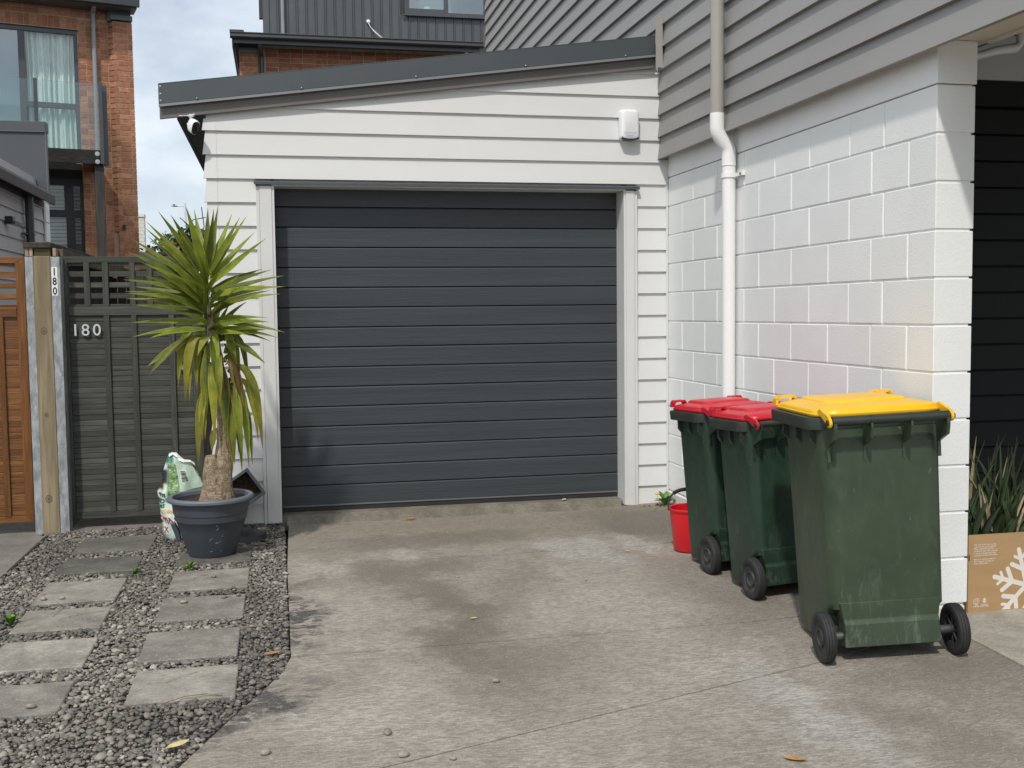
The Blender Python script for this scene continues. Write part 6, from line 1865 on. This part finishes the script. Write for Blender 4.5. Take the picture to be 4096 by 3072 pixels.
for i in range(17):  # tilted slats standing in for weatherboards reflected in the panes
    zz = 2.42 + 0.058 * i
    MB().add([(-1.9, 0.275, ZL(zz)), (-0.80, 0.275, ZL(zz + 0.02)), (-0.80, 0.305, ZL(zz + 0.066)), (-1.9, 0.305, ZL(zz + 0.046)), (-1.9, 0.280, ZL(zz)), (-0.80, 0.280, ZL(zz + 0.02)), (-0.80, 0.310, ZL(zz + 0.066)), (-1.9, 0.310, ZL(zz + 0.046))], [(0, 1, 2, 3), (7, 6, 5, 4), (0, 4, 5, 1), (1, 5, 6, 2), (2, 6, 7, 3), (3, 7, 4, 0)]).build('reflection_slat', 'reflection_grey', lwo, **KW)
MB().box(-2.8, -1.9, 0.1, 0.25, ZL(0), ZL(3.5)).build('side_wall', 'brick', bh, **KW)
MB().box(-0.246, -0.205, -0.055, -0.001, ZL(2.655), ZL(2.738)).build('wall_light', 'cap_timber', bh, bevel=0.004, **KW)

# ------------------------------------------------------------------ brick townhouse behind the garage, with a dark clad upper floor
YM = 13.3
mh = thing('brick_townhouse', (-0.5, YM, -0.11), 'brick townhouse with dark ribbed metal upper storey behind the garage', 'house')
b_f = shared('brick', MB().box(0, 0.212, 0, 0.09, 0, 0.0765), 'brick_mid', 0.004)
b_s = shared('brick', MB().box(0, 0.0785, 0, 0.09, 0, 0.155), 'brick_mid', 0.004)
b_e = shared('brick', MB().box(0, 0.077, 0, 0.1, 0, 0.0765), 'brick_mid', 0.004)
b_p = shared('brick', MB().box(0, 0.164, 0, 0.1, 0, 0.0765), 'brick_mid', 0.004)
for r_i in range(8):
    z = 6.048 - PIT * r_i
    for q in range(17):
        x = -2.786 + 0.222 * q
        if 4 <= r_i and q >= 1:
            break
        place(b_f, 'brick', mh, local(mh, (x, YM + random.uniform(-0.002, 0.002), z)))
low = MB()
for r_i in range(8, 72):
    z = 6.048 - PIT * r_i
    for q in range(17):
        low.box(-2.786 + 0.222 * q, -2.786 + 0.222 * q + 0.212, YM, YM + 0.03, z, z + 0.0765)
for r_i in range(4, 8):
    z = 6.048 - PIT * r_i
    for q in range(1, 17):
        if r_i >= 6:
            low.box(-2.786 + 0.222 * q, -2.786 + 0.222 * q + 0.212, YM, YM + 0.03, z - 0.02, z + 0.0565)
lo_ = low.build('brick', 'brick_mid', mh)
lo_['kind'] = 'stuff'
for q in range(22):
    place(b_s, 'brick', mh, local(mh, (-2.560 + 0.0855 * q, YM, 5.708)))
for r_i in range(7):
    z = 6.009 - PIT * (r_i + 1) + 0.004
    for me_, x in ((b_e, -3.255), (b_p, -3.173), (b_e, -3.004)):
        place(me_, 'brick', mh, local(mh, (x, YM - 0.1, z)))
MB().box(-2.935, 1.3, YM + 0.006, YM + 0.2, -0.11, 6.2).box(-3.25, -2.93, YM - 0.094, YM + 0.2, -0.11, 6.01).build('mortar_wall', 'mortar', mh)
pc = MB().box(-3.262, -2.918, YM - 0.125, YM + 0.1, 6.012, 6.095).build('pilaster_cap', 'charcoal_light', mh, bevel=0.003)
MB().box(-3.258, -2.93, YM - 0.10, YM + 0.1, 6.095, 6.18).build('cap_block', 'frame_charcoal', pc)
MB().box(-3.33, 1.10, YM - 0.45, YM - 0.42, 6.095, 6.20).box(-3.30, 1.10, YM - 0.42, YM + 0.1, 6.175, 6.19).build('fascia', 'charcoal_metal', mh)
MB().prism([(YM - 0.45, 6.165), (YM - 0.55, 6.165), (YM - 0.57, 6.185), (YM - 0.565, 6.225), (YM - 0.58, 6.25), (YM - 0.57, 6.262), (YM - 0.45, 6.262)], 'x', -3.39, 1.152).build('gutter', 'gutter_grey', mh)
MB().box(-3.395, -3.15, YM - 0.55, YM - 0.2, 6.262, 6.30).build('roof_edge', 'gutter_grey', mh)
MB().add([(-3.38, YM - 0.45, 6.255), (1.3, YM - 0.45, 6.255), (1.3, 15.0, 6.80), (-3.38, 15.0, 6.80)], [(0, 1, 2, 3)]).build('roof', 'charcoal_metal', mh)
MB().box(-3.36, -3.33, YM - 0.45, 17, 6.03, 6.24).box(-3.33, -3.262, YM - 0.42, 17, 6.16, 6.18).build('eave', 'soffit_dark', mh)
pd2 = MB().tube([(-2.875, YM - 0.43, 6.20), (-2.875, YM - 0.40, 6.09), (-2.862, YM - 0.10, 5.99), (-2.858, YM - 0.05, 5.95), (-2.858, YM - 0.05, 5.0)], 0.038, 12).build('downpipe', 'pipe_dark', mh, 'auto')
MB().tube([(0.86, YM - 0.44, 6.25), (0.86, YM - 0.40, 6.10), (0.86, YM - 0.38, 5.5)], 0.036, 12).build('downpipe', 'pipe_grey', mh, 'auto')
# ribbed metal cladding of the upper floor
Y2 = 15.0
sp_ = MB().box(0, 0.184, 0.012, 0.022, 0, 3.0).box(-0.005, 0.005, -0.022, 0.012, 0, 3.0)
sp_.prism([(0.112, 0.012), (0.125, 0.003), (0.150, 0.003), (0.163, 0.012)], 'z', 0, 3.0)
sp_m = shared('cladding_panel', sp_, 'seam_panel')
sp_l = MB().box(0, 0.184, 0.012, 0.022, 0, 0.56).box(-0.005, 0.005, -0.022, 0.012, 0, 0.56)
sp_l.prism([(0.112, 0.012), (0.125, 0.003), (0.150, 0.003), (0.163, 0.012)], 'z', 0, 0.56)
sp_s = shared('cladding_panel', sp_l, 'seam_panel')
for i in range(24):
    x = -2.715 + 0.1855 * i
    me_ = sp_s if x > -0.16 else sp_m
    place(me_, 'cladding_panel', mh, local(mh, (x, Y2, 6.735)))
MB().box(-2.83, -2.72, Y2 - 0.012, Y2 + 0.03, 6.72, 9.7).build('corner_flashing', 'seam_panel', mh)
MB().box(-2.90, -2.83, Y2 - 0.02, Y2 + 0.10, 7.10, 9.7).build('barge', 'soffit_dark', mh)
MB().box(-2.82, 2.0, Y2 + 0.024, Y2 + 0.12, 6.6, 7.29).box(-2.82, -0.03, Y2 + 0.024, Y2 + 0.12, 7.29, 9.7).build('upper_wall', 'soffit_dark', mh)
MB().tube([(-2.447, Y2 - 0.06, 6.76), (-2.447, Y2 - 0.06, 9.7)], 0.036, 12).build('downpipe', 'pipe_grey', mh, 'auto')
uw = MB().box(-0.03, 2.0, Y2 - 0.05, Y2 + 0.08, 7.300, 7.365).box(-0.03, 0.02, Y2 - 0.04, Y2 + 0.08, 7.365, 8.9).box(0.780, 0.860, Y2 - 0.045, Y2 + 0.08, 7.366, 8.9).box(0.02, 0.066, Y2 - 0.035, Y2 + 0.07, 7.366, 8.9).box(0.066, 0.780, Y2 - 0.035, Y2 + 0.07, 7.366, 7.428).box(1.60, 1.62, Y2 - 0.03, Y2 + 0.07, 7.366, 8.9).build('window', 'frame_charcoal', mh, bevel=0.004)
MB().box(0.066, 0.780, Y2 + 0.0, Y2 + 0.005, 7.428, 8.9).build('pane', 'glass_strong', uw)
MB().box(0.860, 1.60, Y2 + 0.0, Y2 + 0.005, 7.366, 8.9).build('pane', 'glass_strong', uw)
MB().box(-0.03, 2.0, Y2 + 0.5, Y2 + 0.52, 7.2, 9.0).build('blind', 'room_grey', uw)
MB().box(1.10, 2.0, Y2 + 0.3, Y2 + 0.32, 7.2, 9.0).build('inner_wall', 'room_dark', uw)
MB().box(-0.08, 2.0, Y2 - 0.07, Y2 - 0.03, 7.275, 7.300).build('window_sill', 'frame_charcoal', uw)
ja = thing('white_jar', (0.444, Y2 + 0.10, 7.429), 'white jar standing on the sill inside the upper window', 'jar')
MB().lathe([(0, 7.430), (0.062, 7.430), (0.064, 7.436), (0.064, 7.488), (0.056, 7.494), (0, 7.495)], (0.444, Y2 + 0.10, 0), 24).build('body', 'white_plastic', ja, 'auto')
MB().box(0.03, 0.80, Y2 + 0.006, Y2 + 0.2, 7.41, 7.4285).build('inner_sill', 'trim_white', uw)
wc = thing('cable_outlet', (-0.766, Y2 - 0.02, 7.122), 'round white cable outlet with two trailing cables on the dark cladding', 'cable')
MB().lathe([(0, Y2 - 0.062), (0.028, Y2 - 0.060), (0.037, Y2 - 0.052), (0.038, Y2 - 0.02), (0, Y2 - 0.02)], (-0.766, 0, 7.122), 24, 'y').build('cap', 'white_plastic', wc, 'auto')
MB().tube([(-0.766, Y2 - 0.05, 7.09), (-0.74, Y2 - 0.07, 7.03), (-0.66, Y2 - 0.09, 6.92), (-0.56, Y2 - 0.10, 6.83), (-0.48, Y2 - 0.10, 6.76)], 0.0065, 6).tube([(-0.762, Y2 - 0.05, 7.09), (-0.73, Y2 - 0.06, 7.01), (-0.63, Y2 - 0.08, 6.915), (-0.50, Y2 - 0.08, 6.81), (-0.44, Y2 - 0.08, 6.76)], 0.0065, 6).build('cable', 'white_plastic', wc, True)

# ------------------------------------------------------------------ far things: white brick building, street lamp
wb = thing('white_building', (-5.6, 16.1, -0.11), 'white brick building showing as a sliver past the red brick corner', 'building')
MB().box(-7.0, -5.300, 16.006, 16.25, -0.11, 3.29).build('wall', 'white_brick', wb)
wbr = MB()
for r_i in range(40):
    z = 3.23 - 0.072 * r_i
    off = 0.06 if r_i % 2 else 0.0
    for q in range(4):
        xa = -5.297 - 0.12 * (q + 1) + off
        wbr.box(xa, min(-5.297, xa + 0.113), 16.0, 16.02, z, z + 0.064)
wo = wbr.build('brick', 'white_brick', wb); wo['kind'] = 'stuff'
MB().box(-7.0, -5.292, 15.98, 16.27, 3.292, 3.352).build('parapet', 'white_brick', wb)
sl2 = thing('street_lamp', (-6.33, 40.0, -0.11), 'tall pale street lamp with one arm far behind the yucca', 'street lamp')
MB().tube([(-6.33, 40, -0.11), (-6.333, 40, 3.0), (-6.335, 40, 5.95)], [0.09, 0.06, 0.042], 10).build('pole', 'lamp_pole', sl2, 'auto')
MB().tube([(-6.33, 40, 5.815), (-6.66, 40, 5.828)], 0.022, 8).build('arm', 'lamp_pole', sl2, 'auto')
MB().loft([[(-6.63, 39.95, 5.80), (-6.63, 40.05, 5.80), (-6.63, 40.05, 5.84), (-6.63, 39.95, 5.84)], [(-6.76, 39.90, 5.80), (-6.76, 40.10, 5.80), (-6.76, 40.10, 5.85), (-6.76, 39.90, 5.85)], [(-6.89, 39.95, 5.825), (-6.89, 40.05, 5.825), (-6.89, 40.05, 5.84), (-6.89, 39.95, 5.84)]]).build('lamp_head', 'pipe_grey', sl2)
MB().lathe([(0, 5.85), (0.035, 5.85), (0.04, 5.89), (0.03, 5.91), (0, 5.91)], (-6.77, 40, 0), 10).build('sensor', 'pipe_dark', sl2)
